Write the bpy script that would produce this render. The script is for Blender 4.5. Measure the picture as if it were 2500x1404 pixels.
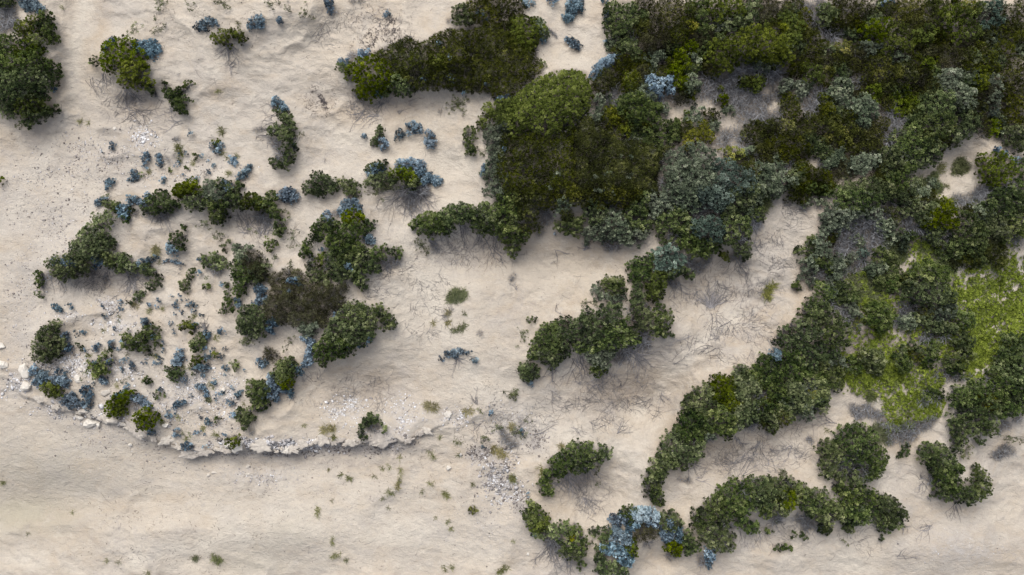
'''Coastal dune scrub seen from a drone looking straight down.'''
import bpy, math, re
import numpy as np
rng = np.random.default_rng(7)
S = 0.025; CX, CY = 1250.0, 702.0; HC = 55.0          # metres per photo pixel at sand level, optical centre, drone height
scene = bpy.context.scene
for o in list(bpy.data.objects): bpy.data.objects.remove(o)

# ---------------------------------------------------------------- camera, sky, sun, exposure
cam = bpy.data.cameras.new('drone_camera'); co = bpy.data.objects.new('drone_camera', cam)
scene.collection.objects.link(co); scene.camera = co
co.location = (0, 0, HC); co.rotation_euler = (0, 0, 0)
cam.sensor_width = 36; cam.lens = 18 / ((1250 * S) / HC); cam.clip_end = 2000; cam.clip_start = .5
SUN_EL, SUN_AZ = math.radians(56), math.radians(-15)   # azimuth from picture-top (north), negative = towards the left
w = bpy.data.worlds.new('World'); scene.world = w; w.use_nodes = True
nt = w.node_tree; sky = nt.nodes.new('ShaderNodeTexSky'); sky.sky_type = 'NISHITA'; sky.sun_disc = False
sky.sun_elevation = SUN_EL; sky.sun_rotation = SUN_AZ; sky.air_density = 1.0; sky.dust_density = 3.0; sky.ozone_density = 1.0
hs = nt.nodes.new('ShaderNodeHueSaturation'); hs.inputs['Saturation'].default_value = .5      # thin high cloud greys the blue
nt.links.new(sky.outputs[0], hs.inputs['Color']); nt.links.new(hs.outputs[0], nt.nodes['Background'].inputs[0]); nt.nodes['Background'].inputs[1].default_value = 0.11
sl = bpy.data.lights.new('sun', 'SUN'); so = bpy.data.objects.new('sun', sl); scene.collection.objects.link(so)
sl.energy = 2.4; sl.angle = math.radians(40); sl.color = (1, .955, .88)
sd = np.array([math.sin(SUN_AZ) * math.cos(SUN_EL), math.cos(SUN_AZ) * math.cos(SUN_EL), math.sin(SUN_EL)])
from mathutils import Vector
so.rotation_euler = Vector(sd).to_track_quat('Z', 'Y').to_euler(); so.location = (0, 0, 80)
vs = scene.view_settings; vs.view_transform = 'Standard'; vs.look = 'None'; vs.exposure = 0.41; vs.gamma = 1
scene.cycles.max_bounces = 4; scene.cycles.diffuse_bounces = 3

# ---------------------------------------------------------------- noise
def vnoise(x, y, seed):
    r = np.random.default_rng(seed).random((256, 256)).astype(np.float32)
    xi = np.floor(x).astype(int); yi = np.floor(y).astype(int); fx = x - xi; fy = y - yi
    fx = fx * fx * (3 - 2 * fx); fy = fy * fy * (3 - 2 * fy)
    a = r[xi & 255, yi & 255]; b = r[(xi + 1) & 255, yi & 255]; c = r[xi & 255, (yi + 1) & 255]; d = r[(xi + 1) & 255, (yi + 1) & 255]
    return (a + (b - a) * fx + (c - a) * fy + (a - b - c + d) * fx * fy) * 2 - 1
def fbm(x, y, sc, seed, oct=4, g=.5):
    t = 0; a = 1; n = 0
    for i in range(oct):
        t = t + a * vnoise(x / sc + 17.3 * i, y / sc - 9.1 * i, seed + i); n += a; a *= g; sc /= 2.03
    return t / n

# kind height shape coords | short name / full label
# shapes: C = separate lumps x,y,r   L = lumps joined into a chain   P = outline
DATA = '''
@ 0 0
B .5 C 190,15,55 235,35,45 285,65,32 200,60,30|blue bush in the top left corner/silver blue cushion bush in the top left corner of the dunes
W .7 C 50,120,85 100,180,50 20,60,60 20,200,45|/grey blue twiggy shrub at the left edge under the corner bush
D 1.2 C 15,0,60 60,-30,60|/dark green shrub cut by the top left corner
D 1.3 L 320,120,48 350,170,30 300,200,50 370,270,28|/leafy green shrub with a round outlying tuft below the corner blue bush
G 1.3 C 200,210,62 240,150,45 160,240,30|/bright olive shrub patch inside the left edge thicket
D 1.4 C 60,330,75 150,310,55 20,400,60 260,290,40
G 1.3 C 190,355,60 170,400,40 250,340,35
D 1.5 C 90,460,90 200,440,75 310,470,62 250,380,50 360,440,25|left edge thicket/broad dark green shrub swelling from the left edge thicket
D 1.5 C 60,580,90 170,560,80 270,540,70 340,520,40
D 1.5 C 60,690,80 150,660,75 250,640,60
G 1.3 C 210,730,75 160,770,50 260,770,45|/olive green rounded shrub near the foot of the left edge thicket
D 1.1 C 60,780,55 230,820,65 190,870,40 300,790,40 370,785,38|/dark green shrub tail reaching right from the left edge thicket
S .6 C 60,840,40 140,890,28 210,900,35 120,945,12 75,905,15
D 1.2 C -60,300,80 -60,500,80 -60,700,80
G 1.4 C 790,350,50 770,420,50 840,330,62 870,410,80 930,330,58 790,470,50 980,400,60 870,300,36 1010,450,38|horseshoe mound shrub/olive green upper half of the mound shrub right of the left thicket
G 1.4 C 930,500,70 900,570,50 990,540,70 1040,580,45 980,600,45 1010,480,40|/olive green lower lobe of the horseshoe mound shrub
B .6 C 990,330,42 1040,330,45 1085,315,36 1120,350,32 1060,375,38 1105,410,20|/pale blue cushion bush leaning on the right shoulder of the mound shrub
B .4 L 815,290,18 775,320,16 745,360,12
D .6 C 690,435,30 672,460,18
D .4 C 618,525,15
D .7 L 1065,620,24 1095,650,18 1100,680,12
F .5 900,640,-70,200,60,22
F .5 650,560,-60,170,35,9
F .4 740,520,-65,160,35,9
F .4 960,800,160,150,70,10
F .4 960,790,-20,190,50,14
D .9 L 1160,590,22 1195,660,26 1240,690,42 1280,740,46 1310,800,26|/ragged dark green bush with two arms right of the mound shrub
D .7 L 1355,595,18 1325,625,15 1280,660,30
D .5 C 1340,710,22 1130,600,8
F .4 1220,760,-60,120,40,12
F .3 1290,880,165,160,30,8
B .5 C 1425,190,30 1455,175,32 1495,150,28 1530,160,24 1550,175,14 1470,200,24|/flattened blue cushion bush near the top beside a small olive bush
G 1.2 C 1555,280,42 1600,250,42 1650,245,42 1700,260,42 1610,300,42 1720,285,25|trunked bush/olive bush with its bare grey trunk and roots exposed below
F .7 1640,310,-95,170,50,26
F .4 1650,470,-60,90,140,9
B .55 C 1820,165,42 1800,185,30 1850,150,38 1855,185,30|/round blue cushion bush right of the bush with exposed roots
R .3 C 1690,165,13
B .3 C 383,630,15 402,643,16|/tiny blue cushion alone on the sand beside the left thicket
R .35 C 440,45,12 403,100,10 375,30,7
S .3 C 970,200,40 930,235,20 1010,185,18
S .3 C 1100,220,30 1150,200,35 1100,140,20
S .5 C 1130,30,45 1185,15,20
S .5 C 1350,30,35 1365,65,18
S .6 C 1600,15,50 1545,5,30
W .3 C 1275,535,15
R .3 C 568,860,12
R .3 C 630,875,14
B .4 C 808,1028,17 800,1052,15
B .25 C 738,1083,9
B .45 C 1053,1108,22 1045,1145,20 1040,1165,13
B .45 C 1135,1120,18 1145,1150,22 1140,1183,16
B .3 C 1100,1140,11
W .4 C 1185,1125,20 1215,1160,18 1240,1110,20
W .3 L 1235,995,13 1275,995,18
W .3 C 1350,925,14
B .3 L 1360,963,13 1382,965,11
R .6 C 1262,1050,18 1275,1075,18 1285,1095,14
B .3 C 1440,1115,13
B .6 C 1525,1045,24 1550,1065,28 1575,1045,22
G .7 C 1548,1022,22
B .4 C 1660,1135,20 1675,1158,18 1650,1160,16
B .3 C 1590,1160,12
B .3 C 1535,1180,11
B .45 C 957,1232,22 970,1262,20 945,1278,16 920,1284,12
B .55 C 775,1305,25 800,1300,18 765,1335,22
B .2 C 705,1185,8
B .35 C 1165,1295,13
B .2 C 1245,1318,9
B .35 C 1403,1272,13
B .2 C 1305,1256,10
R .25 C 1060,1235,12
B .5 L 1790,1190,18 1760,1215,22 1730,1250,22 1705,1275,20|/slanting blue cushion bush above the broken ring of shrubs
R .5 L 1572,910,9 1583,950,11
W .5 C 1830,930,24 1855,920,24
G .6 C 5,1292,24
R .25 C 1370,1040,9
R .2 C 1560,645,14 1590,632,10
W .3 C 1470,1250,20
G 1.2 C 1260,1385,28 1300,1360,48 1370,1340,50 1410,1370,36|ring top olive shrub/rounded olive shrub at the crown of the broken ring of shrubs
@ 620 0
B .45 C 185,150,25|/lone round blue cushion left of a brown heath fringe at the top
S .6 C 260,40,45 235,20,25
S .5 C 370,95,35 340,110,20 400,130,20 380,30,25
S .4 C 120,20,40 170,10,25
B .6 C 535,15,34 550,45,22 545,80,18
W .5 C 590,90,20 480,190,22 630,92,12 700,0,30 760,0,30
B .4 C 955,98,21 932,112,13
N .12 C 970,190,45 1000,170,30 960,250,40 920,240,25 1015,230,25|/patch of dark dry heath litter on pale sand above the long heath band
N .12 C 850,240,30 830,290,38 850,310,28 800,325,18|/smaller patch of dark dry litter touching the long heath band
G 1.3 C 720,520,62 770,460,55 850,450,55 920,490,55 960,560,50 900,620,60 820,590,70 770,650,50 840,670,40 690,560,36|olive dome ending the heath band/rounded olive dome at the left end of the long heath band
D 1.1 C 1060,620,62 1010,570,48 1100,650,36 960,650,40
B .5 C 625,440,25 650,452,22 675,438,18|/blue cushion at the left tip of the long heath band
D .8 C 625,480,28 650,490,20
B .6 L 760,400,20 780,378,22 815,368,16
W .8 C 710,400,42 740,440,25
B .5 C 872,668,20 895,680,18
W .6 C 745,690,30 770,720,25 720,670,18
M 1.1 P 830,380 960,320 1090,262 1200,300 1235,300 1240,420 1220,640 1150,650 1080,580 1000,540 960,450 900,410|long heath band/dark olive heath forming the left of the long band
M 1.2 P 1230,290 1280,245 1400,200 1560,190 1560,400 1550,655 1430,640 1215,640|/dark olive heath in the middle of the long band
M 1.3 P 1555,190 1750,160 1860,130 1990,300 2070,500 2000,560 1900,620 1872,690 1700,690 1600,660 1545,655|/dark olive heath at the right of the long band
D 1.1 C 1480,110,60 1530,140,45 1460,150,35 1500,60,40|/grey green bush above the long heath band with a purple tuft beside it
M 1.3 C 1600,60,85 1680,120,80 1560,120,50
M 1.4 C 1760,40,100 1850,60,80 1650,0,60
W .5 C 1395,150,27
B .8 C 1600,110,20 1640,125,22 1620,95,18
B 1.3 C 1310,330,10 1340,335,12 1325,318,8
B 1.3 C 1400,555,22 1425,575,12 1410,540,12
B 1.2 C 1210,565,13
B .8 C 1650,612,14 1680,620,14
B .6 C 1500,660,13
Y 1.4 C 1140,433,20|/small yellow flowering tuft rising from the long heath band
B 1.4 C 1405,410,13 1380,380,10
B 1.3 C 1685,440,10
G 1.3 C 1320,440,55 1360,480,30 1280,410,28
B .6 C 150,722,26 180,745,34 215,775,28 135,750,16|/blue cushion at the top of the comma shaped shrub
D .9 C 175,790,30 210,815,28 
D 1.2 C 245,850,42 255,910,48 160,935,45 210,950,50 265,980,40 130,920,22|comma shaped shrub/dark green comma shaped shrub standing alone on the upper sand
D 1.1 C 270,1060,36 265,1120,36 220,1165,42 165,1175,38 130,1150,20 230,1070,30
W 1.2 C 160,1030,45 190,1110,45 120,1000,30
F .4 190,900,180,190,35,10
F .4 200,820,185,180,25,9
F .3 100,960,210,150,60,9
B .7 C 290,1045,13
S .35 C 350,955,20 330,975,12
N .08 L 470,680,8 500,730,13 520,780,10
B .35 C 788,970,16
B .2 C 780,1022,9
D .6 L 905,925,24 895,960,26 880,1000,24 850,1035,17|/small green bush leaning over a blue cushion below the long heath band
B .55 C 915,1015,28 940,1035,28 920,1055,20|/blue cushion at the foot of a leaning green bush
B .5 C 1040,940,22 1055,960,24 1025,975,22
B .6 C 1105,905,24 1140,895,26 1175,915,26 1190,940,16 1110,940,24 1145,925,26|/largest of the blue cushions under the long heath band
B .6 C 1250,960,30 1275,975,26 1240,1010,32 1275,1015,30 1265,1040,26 1245,950,20|/upright oval blue cushion on bare sand left of the giant dome
R .4 C 1286,925,9
S .3 C 1430,740,60 1470,790,40 1510,720,35 1390,790,25|/sprawling sparse green creeper on sand under the long heath band
W .4 C 1330,790,18
F .3 880,820,170,200,60,9
F .3 800,800,-140,170,50,7
F .3 920,740,-110,130,90,8
W .35 C 505,1145,16
S .2 C 1270,1115,20 1310,1120,22 1340,1125,10 1240,1160,16
D .9 C 1535,950,38 1555,985,34 1540,1020,30 1545,1080,32 1495,1005,15 1540,1050,24|/small three lobed green bush off the left flank of the giant dome
S .5 C 1650,1060,38 1690,1090,20 1620,1100,20
G 1.3 C 1640,880,45 1700,810,55 1670,770,32 1760,750,45 1620,910,25
T 1.3 C 1690,950,52 1740,1010,60 1760,930,50 1720,1080,55 1790,900,50|/grey green shrub flank on the left of the giant dome
T 1.3 C 1700,1170,50 1740,1130,50 1690,1260,55 1730,1210,50 1710,1340,60 1770,1370,60 1790,1280,50|/grey green shrub at the lower left shoulder of the giant heath
B .9 L 1648,1190,12 1638,1220,13 1638,1250,12
B .7 L 1730,715,13 1770,702,15 1825,700,12
B 1.4 C 1790,1065,14
D 1.1 C 400,1340,50 460,1270,48 500,1300,50 550,1330,48 470,1350,50 585,1350,25|/green shrub on the right shoulder of the broken ring
D .9 C 625,1295,20 660,1320,42 710,1330,38 690,1370,42 735,1390,20
D 1 L 800,1225,18 850,1195,20 920,1175,26 950,1160,14
B .7 C 825,1235,26 870,1205,34 910,1200,30 850,1240,26|/left of two blue cushions on the double bush beside the broken ring
B .8 C 1060,1180,42 1120,1170,42 1190,1175,34 1160,1200,40 1030,1200,25|/arched blue cushion on top of the double bush beside the broken ring
G 1.1 C 1050,1240,50 1100,1250,50 1130,1280,36 1000,1250,40|double blue and green bush/olive heart of the double bush under two arched blue cushions
D 1 C 860,1290,42 930,1270,42 900,1310,36 980,1290,45 800,1310,24 1120,1320,45 1160,1300,30
B .7 C 1200,1240,38 1250,1270,34 1300,1290,34 1335,1295,20 1220,1290,30|/trailing blue cushion on the right of the double bush
R .3 C 1030,1162,14
F .6 1080,1340,-80,250,60,40
F .5 1200,1330,-100,200,70,24
S .5 C 860,1380,50 790,1385,15
@ 1240 0
B .6 C 155,30,36 115,15,22 175,10,22
B .5 L 300,0,20 340,5,18
B .7 C 450,30,38 500,25,34 510,70,28 450,90,36 430,130,36 400,125,22 480,60,34|/large blue cushion on the pale sand saddle at the top
B .5 C 425,285,18 450,290,26 480,310,28 505,335,18 470,325,24|/smaller blue cushion below the large one on the sand saddle
B .35 L 685,308,10 705,295,16 722,300,8
B .5 C 690,5,22
G 1.4 C 60,170,50 120,160,50 190,170,50 40,240,60 110,230,65 190,240,60 240,220,45 170,310,45 80,310,60 130,350,35|/rounded green dome at the right end of the long heath band
T 1.2 C 220,180,50 250,240,38
B .5 C 252,285,20 285,307,8
W .3 L 285,200,8 325,240,14 350,262,9
W .9 C 120,385,30 60,350,25
D .6 C 252,465,17
G 2.1 P -40,730 0,690 60,660 150,590 280,530 330,500 480,490 560,510 590,560 615,620 610,700 600,770 560,830 470,890 360,970 270,985 150,950 0,980 -60,900|giant olive dome/huge olive green dome shrub packed with round florets
G 1.7 C -60,800,55 -20,860,60 0,760,50
M 1.9 P -80,900 0,975 150,945 270,985 360,970 470,890 470,1100 470,1404 -60,1404 -100,1200 -50,1000|giant dark heath/wide dark olive heath directly below the giant olive dome
M 1.8 P 460,890 560,830 650,860 700,930 800,985 950,1020 1150,1060 1120,1110 1085,1250 1080,1400 460,1404
T 2.1 C 360,1250,26 345,1275,16
T 2 C 410,1310,14 395,1300,10
T 2 C 290,1350,20 310,1345,12
T 2.1 C 610,1280,22 640,1270,12
T 2.1 C 690,1250,18 730,1250,15
T 2.1 C 850,1275,22 870,1260,14
T 2.1 C 865,1140,14 795,1130,18 805,1150,10
T 2 C 650,1380,28 630,1360,15
T 1.9 C 760,1360,14 735,1390,16
D 1.6 C 740,70,55 730,190,48 790,130,62 800,240,60 860,180,70 880,90,70 960,120,50|sand saddle shrub/pale green rounded shrub walling the right side of the sand saddle
D 1.5 C 840,340,58 910,390,48 790,330,30 890,320,40
B .8 L 705,100,14 703,140,18
M 1.6 C 1080,120,80 1160,60,90 1150,170,90 1040,220,70 980,40,80|/rust tinged olive heath behind the sand saddle shrub
K 1.4 C 1000,320,75 1080,310,70 1140,300,60
T 1.5 C 1090,400,38 1110,430,30 1030,450,38 1030,490,28 1000,420,30|/pale grey green bush tuft right of the blue strip
M 1.5 C 1220,260,70 1270,180,60 1300,90,60
Y 1.6 C 1310,210,35 1290,170,25
G 1.5 C 1300,340,52 1220,390,48 1250,460,60 1180,520,55 1230,600,55|/olive gold heath column above the pale blue bush
W 1.2 C 890,290,38 870,250,25
D 1.5 C 1330,60,65 1370,130,60 1380,30,50 1380,220,50
G 1.7 C 1460,60,62 1530,70,62 1500,130,45 1600,60,62 1560,0,50 1660,80,45|/olive green dome near the top right of the sand saddle
W 1 C 1480,180,45 1440,160,30
D 1.4 C 1640,140,45 1700,80,50 1760,50,55 1740,140,50 1580,200,50 1430,240,45
K 1.5 C 1820,60,70 1870,0,60
G 1.8 C 1460,340,55 1450,410,50 1510,430,55 1560,480,48 1500,500,35 1550,360,65 1610,420,50|lumpy cauliflower olive dome/lumpy olive dome with cauliflower lobes upper centre right
G 1.9 C 1620,310,62 1690,260,60 1680,360,75 1770,310,75 1850,280,70 1760,390,60 1850,370,75 1940,330,70 1960,410,60 2010,430,36 1750,220,50
W 1.2 C 1680,510,70 1790,510,60 1600,560,45 1880,500,60
M 1.3 C 700,550,55 670,620,55 740,590,45 630,600,35 820,460,60 760,440,30
M 1.2 C 890,560,50 850,620,50 900,630,35
W .9 C 780,650,50 740,720,55
K 1.1 C 950,520,55 930,600,40
Y 1.3 C 730,810,50 750,850,42 700,790,30|/yellow green bush wedged right of the giant olive dome
Y 1.3 C 840,930,38 825,900,25 860,960,25
D 1.7 C 860,740,60 930,720,55 980,760,55 880,810,60 950,830,60 1000,840,50 1060,790,48 900,880,45 1080,760,30|grey olive dome/greyish olive domed shrub right of the giant dome
D 1.6 C 1060,900,62 1150,930,58 1160,1000,48 1090,1000,55 1000,960,48 970,1010,35 1190,890,35
T 1.4 C 650,720,45 640,790,45 620,850,40 710,690,30
B .9 L 615,550,24 650,500,36 690,460,38 740,430,36 795,405,20|blue strip/long curving strip of pale blue cushion bush by the giant olive dome
B 1.3 C 1000,580,32 1040,570,36 1090,590,36 1140,575,32 1160,640,32 1100,640,40 1030,640,42 1070,680,28 1165,555,15|pale blue bush/large pale blue cushion bush amid the dark thicket
W .8 C 1100,700,40 1030,690,30 1180,700,30
T 1.3 C 1300,580,45 1340,620,42 1290,640,38 1310,420,40 1350,440,30|/grey green bush beside the tangle of dead twigs
W .7 C 1420,560,60 1400,650,60 1500,600,60 1480,680,55|dead twig tangle/grey tangle of dead shrubs around a bright sand patch
W .7 C 1580,620,65 1650,680,65 1600,740,60 1720,640,60 1690,750,60 1780,680,55
G 1.2 C 1530,700,32 1510,640,18 1545,740,22|/small green bush standing in the tangle of dead twigs
G 1 C 1265,810,18 1260,850,18
Y 1.3 C 1390,900,42 1370,960,40 1310,970,42 1440,970,42 1290,1030,36 1340,1010,36|/yellow green bush below the bright sand patch
Y 1.3 C 1550,1090,36 1600,1080,36 1640,1110,36 1590,1130,36|/round lime green bush above the teal rosette shrub
T 1.9 C 1160,1130,45 1220,1110,50 1300,1070,50 1370,1070,50 1410,1130,65 1330,1160,65 1240,1190,65 1160,1220,55 1390,1210,65|teal rosette shrub/big teal green rosette shrub in the middle of the thicket
T 1.9 C 1300,1260,70 1200,1290,65 1140,1350,50 1240,1370,65 1350,1340,65 1430,1280,60
U 1.8 C 1490,1180,50 1560,1200,65 1640,1240,60 1540,1290,70 1640,1330,70 1710,1330,50 1480,1380,60 1700,1270,50
T 1.4 C 1790,1200,40 1850,1220,50 1820,1280,50 1890,1290,50 1860,1350,50 1780,1370,45|/pale leaved sprawling shrub right of the teal rosette shrub
W .7 C 1560,960,50 1640,960,50 1560,1030,40 1690,1030,55 1500,1010,30 1760,1120,50
M .9 C 1720,960,60 1800,1000,60 1760,900,50 1850,920,60
M 1 C 1790,1080,60 1860,1070,60 1850,1150,50
W .7 C 1700,830,60 1800,800,60 1790,740,40
@ 1860 0
Y 1.6 C 150,205,30 130,190,18
G 1.5 C 200,160,50 250,200,50 240,290,40 150,130,45|/olive bush with a golden patch in the upper right thicket
K 1.4 C 60,90,50 20,140,40 120,60,40
D 1.5 C 440,80,50 490,110,48 450,150,45
W .9 C 340,80,60 380,160,55 300,40,50 420,20,50
W .9 C 510,260,60 460,230,50 560,220,40
M 1.3 C 350,280,62 390,350,60 330,370,45 430,330,45
M 1.3 C 600,60,70 680,100,70 600,150,60 700,30,60 760,90,50
Y 1.4 C 570,350,50 530,340,35 600,320,30|/yellowish bush left of the twin olive domes
G 1.7 C 720,230,48 780,190,55 850,180,55 780,260,50 840,250,50 670,250,25|/left yellow olive half of the twin olive domes
G 1.9 C 920,220,60 980,240,55 900,300,58 960,320,60 1020,340,45 890,350,50 890,410,26|twin olive domes/right green half of the twin olive domes
T 1.4 C 740,330,36 790,350,40 830,330,30 760,390,35
T 1.3 C 960,420,36 1010,440,32 920,430,25
B 1.4 C 910,22,22 845,42,16
G 1.6 C 1080,255,38 1150,230,42 1150,290,48 1180,270,35|/small olive dome between the twin domes and the tall dome
M 1.3 C 1000,120,70 1080,60,70 1120,150,50 980,40,60
M 1.3 C 880,60,60 1180,100,60 1200,30,50
G 2 C 1280,120,55 1330,110,62 1300,190,58 1370,190,55 1370,270,48 1385,320,30 1270,210,35|tall dome/tall light olive dome in the upper right thicket
G 1.6 C 1420,90,55 1480,150,50 1500,240,60 1450,260,45 1520,60,50
U 1.6 C 1620,130,48 1660,160,40 1600,180,35 1640,30,45 1660,70,35|/teal blue bush near the top right corner
M 1.5 C 1760,110,70 1840,80,60 1840,170,60 1780,190,60 1840,20,30
M 1.5 C 1750,280,60 1800,220,50 1700,230,50 1700,350,50 1750,370,40
M 1.5 C 1790,480,75 1850,550,60 1760,560,60 1740,640,50 1840,660,70
M 1.5 C 1790,750,75 1850,800,60 1770,830,60 1840,870,45
G 1.8 C 1560,510,40 1550,570,50 1590,560,36 1570,620,42
T 1.6 C 1310,540,50 1370,540,45 1330,600,50 1270,580,36|/grey green shrub left of a narrow olive bush in the right thicket
T 1.6 C 1400,660,55 1460,680,48 1420,730,55 1480,750,42 1380,610,30
T 1.5 C 1650,580,50 1680,620,40 1650,690,50 1620,760,55 1650,820,35
B .9 C 1655,800,18 1640,830,16
M 1.4 C 1520,700,50 1540,780,50 1490,820,45
T 1.7 C 560,620,60 520,660,55 600,640,50 560,690,45|/round grey green dome at the centre of the right thicket
T 1.6 C 650,750,55 720,720,50 770,760,50 700,810,55 780,820,40 720,880,45|/dark teal rosette shrub below the round grey green dome
M 1.3 C 760,470,65 850,450,65 930,520,65 840,550,65 740,560,50
M 1.3 C 1000,500,60 980,600,60 1050,560,60 900,620,50
M 1.3 C 1080,430,50 1170,520,60 1200,620,60 1130,600,50
G 1.5 C 1170,460,42 1190,480,30
K 1.2 C 1200,370,60 1320,380,60 1400,420,60 1290,440,50
M 1.4 C 1450,400,60 1460,480,50 1600,430,60 1640,500,50 1540,350,50
Z 1.5 C 1270,415,28 1310,425,18
Z 1.4 C 900,655,26 880,680,16|/cream dry tuft at the centre of the right thicket
Z 1.4 C 1650,350,22
Z 1.3 C 1020,680,35
G 1.4 C 320,510,48 370,510,40 340,560,48 390,560,40
M 1.3 C 460,520,48 450,580,40 250,500,50 520,440,50
M 1.2 C 640,470,55 600,430,50
W .9 C 580,460,40 660,400,40
W .9 C 620,540,40 690,600,50
T 1.2 C 190,600,40 160,640,35 270,610,36 290,670,36
W .8 C 60,560,60 130,520,50 50,490,50
W .5 C 90,660,40 40,720,45 120,700,35
W .9 C 380,710,60 420,660,50 340,780,60
M 1.2 C 200,760,60 230,840,60 450,790,60 320,850,45
D 1.8 C 1240,720,60 1310,720,50 1300,790,50 1140,780,40 1220,800,60 1330,680,30|dark column shrub/tall dark green shrub column in the right thicket
D 1.8 C 1260,870,65 1160,880,60 1320,860,45 1230,950,65 1300,950,50 1180,1000,55
D 1.6 C 1080,930,60 1040,1000,60 1110,1040,60 1000,1060,50 1080,1100,55
D 1.5 C 1180,1080,60 1130,1150,60 1220,1130,50 1060,1180,45 1260,1050,40
D 1.5 C 1410,870,55 1480,870,55 1440,940,60 1500,920,40 1400,960,45 1370,1010,40
W 1 C 930,800,60 980,860,60 900,880,55 950,930,50
W .9 C 900,1000,50 940,1050,50 860,950,40
M 1.2 C 830,900,60 800,980,60 880,730,50
M 1 C 400,880,70 480,860,60 560,880,60 500,950,70 620,930,60
M 1 C 300,930,70 200,930,70 120,900,60 60,950,60
M 1 C 150,1020,70 60,1050,60 250,1030,60 150,1100,60 300,1080,60
W .6 C 40,850,60 130,820,50 100,980,50 330,1010,50
Y .9 C 560,960,50 460,1000,45 600,1010,50|/olive gold sparse heath left of centre in the right thicket
M 1.1 C 680,980,60 740,1040,60 650,1060,50 800,1040,50
T 1.3 C 640,1160,50 720,1140,55 790,1150,55 720,1200,50 650,1210,40|/pale green shrub above the narrow sand inlet
T 1.3 C 500,1150,45 550,1120,40 450,1180,35
D 1.3 C 850,1120,55 930,1100,60 890,1190,60 960,1180,55
D 1.4 C 1010,1250,55 930,1270,60 1050,1190,50 980,1330,50
D 1.2 C 1060,1310,50 1040,1380,50 900,1360,60
W .6 C 430,1130,35 420,1190,30 200,1180,50
M 1.1 C 300,1200,60 350,1260,65 440,1270,60 300,1310,55 400,1340,50 480,1330,45|/olive brown heath tapering to the narrow sand inlet
T 1.4 C 50,1220,55 120,1240,55 60,1300,55 150,1310,50 210,1300,45 90,1370,45
D 1.3 C 620,1340,45 680,1340,42 740,1320,55 820,1330,55 860,1380,50|inlet shrub/grey green shrub at the lower lip of the narrow sand inlet
E .6 C 1430,1170,52 1470,1190,36 1410,1210,40
D 1.3 C 1740,940,45 1810,950,55 1850,990,50 1760,1000,45 1830,1050,40 1880,920,50
B .5 C 1680,1070,24
B .5 C 1740,1105,22
B .5 C 1810,1150,26 1790,1140,18
G 1.6 C 1620,1140,55 1690,1130,50 1740,1170,52 1610,1220,55 1690,1220,60 1760,1230,45 1720,1300,42 1650,1280,45|right sand olive dome/olive green dome above a sand pocket near the right edge
D 1.3 C 1840,1220,40 1860,1290,55 1830,1360,60 1870,1150,40
W .7 C 1560,1370,50 1620,1350,45 1700,1370,45 1760,1380,40
E .5 C 1240,1250,30 1200,1310,50 1260,1340,45 1190,1380,45
R .3 C 1290,1200,30 1320,1330,14
@ 0 460
B .45 L 705,115,18 725,95,18 755,85,16
D .6 C 765,75,22 785,85,14
D .8 C 765,115,22 795,115,22 780,135,18 840,125,32 830,150,25
B .6 C 860,145,28 895,145,30 880,180,28 905,190,26 865,185,20|/blue and green cushion cluster at the upper left bend of the broken ring
D .6 C 935,150,18 900,215,20 915,235,18
W .4 C 965,170,22 970,190,16
B .6 C 925,70,25 950,85,34 975,75,26 940,100,22|/round blue cushion on the outside of the broken ring
D 1.2 C 1100,90,58 1160,60,52 1180,110,58 1240,120,38 1060,140,42 1110,150,42|broken ring/green rounded shrub on the top left of the broken ring
B .7 C 1065,55,26 1045,60,18 1025,105,24 1040,130,20
W .5 C 1260,140,30 1130,200,45 1200,180,40 1040,180,30
F .5 1150,170,-85,190,60,16
G 1.2 C 1300,20,50 1350,10,45 1380,5,30 1270,40,30
D 1.1 C 1350,90,45 1400,80,55 1440,110,45 1390,130,38 1450,60,40
T 1.1 C 1500,40,50 1560,20,55 1500,-20,50 1550,70,50 1600,60,42
D 1.1 C 1500,110,48 1560,170,55 1550,210,48 1590,200,35 1520,160,35 1580,130,40|/green shrub lobe hanging inward from the broken ring
D 1.1 C 1650,80,45 1640,110,35 1700,100,48 1680,60,40 1660,-10,45 1700,-20,35 1590,-30,45
B .9 C 1610,-15,30 1630,10,28 1600,-40,22
G 1.2 C 1790,80,45 1840,90,48 1810,120,35 1750,110,30 1870,130,40
S .6 C 1420,255,30 1470,250,25 1500,270,25
S .6 C 1540,310,30 1560,345,28 1570,300,20
F .7 1760,310,95,200,50,26
F .4 1745,320,-90,60,140,7
F .5 1640,170,-90,120,60,14
S .6 C 1800,300,30 1840,320,20
D 1.2 C 700,215,32 770,195,36 720,250,42 655,300,45 620,330,40 590,330,30 700,310,50 745,310,28|/upper shrub of the dark diagonal band
D 1.3 C 690,370,55 760,390,42 620,400,50 560,410,45 700,430,50 630,460,55 560,460,45 680,490,40 740,440,35|dark diagonal band/middle shrub of the dark diagonal band
D 1.3 C 550,520,52 500,500,40 600,560,48 480,570,55 540,600,45 430,530,40 410,590,40 450,620,38 360,540,25 350,520,20|/lowest shrub of the dark diagonal band
B 1.2 C 480,530,28 520,520,26 540,545,18
B .8 C 690,510,24 715,525,20 690,545,18
B .9 C 410,520,22 395,545,15
F .5 330,620,-95,170,50,16
F .5 420,640,-80,130,60,12
W .5 C 370,610,35 340,640,28
W .4 C 660,590,40 750,640,24 760,680,18
F .4 750,600,-85,120,40,9
D .8 L 280,600,18 292,640,18 290,680,22 288,705,14|/thin dark bush hugging the left cliff edge under the diagonal band
D .6 C 285,745,20 295,770,14
D .9 C 770,490,38 790,530,36 755,520,25 800,560,25
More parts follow.
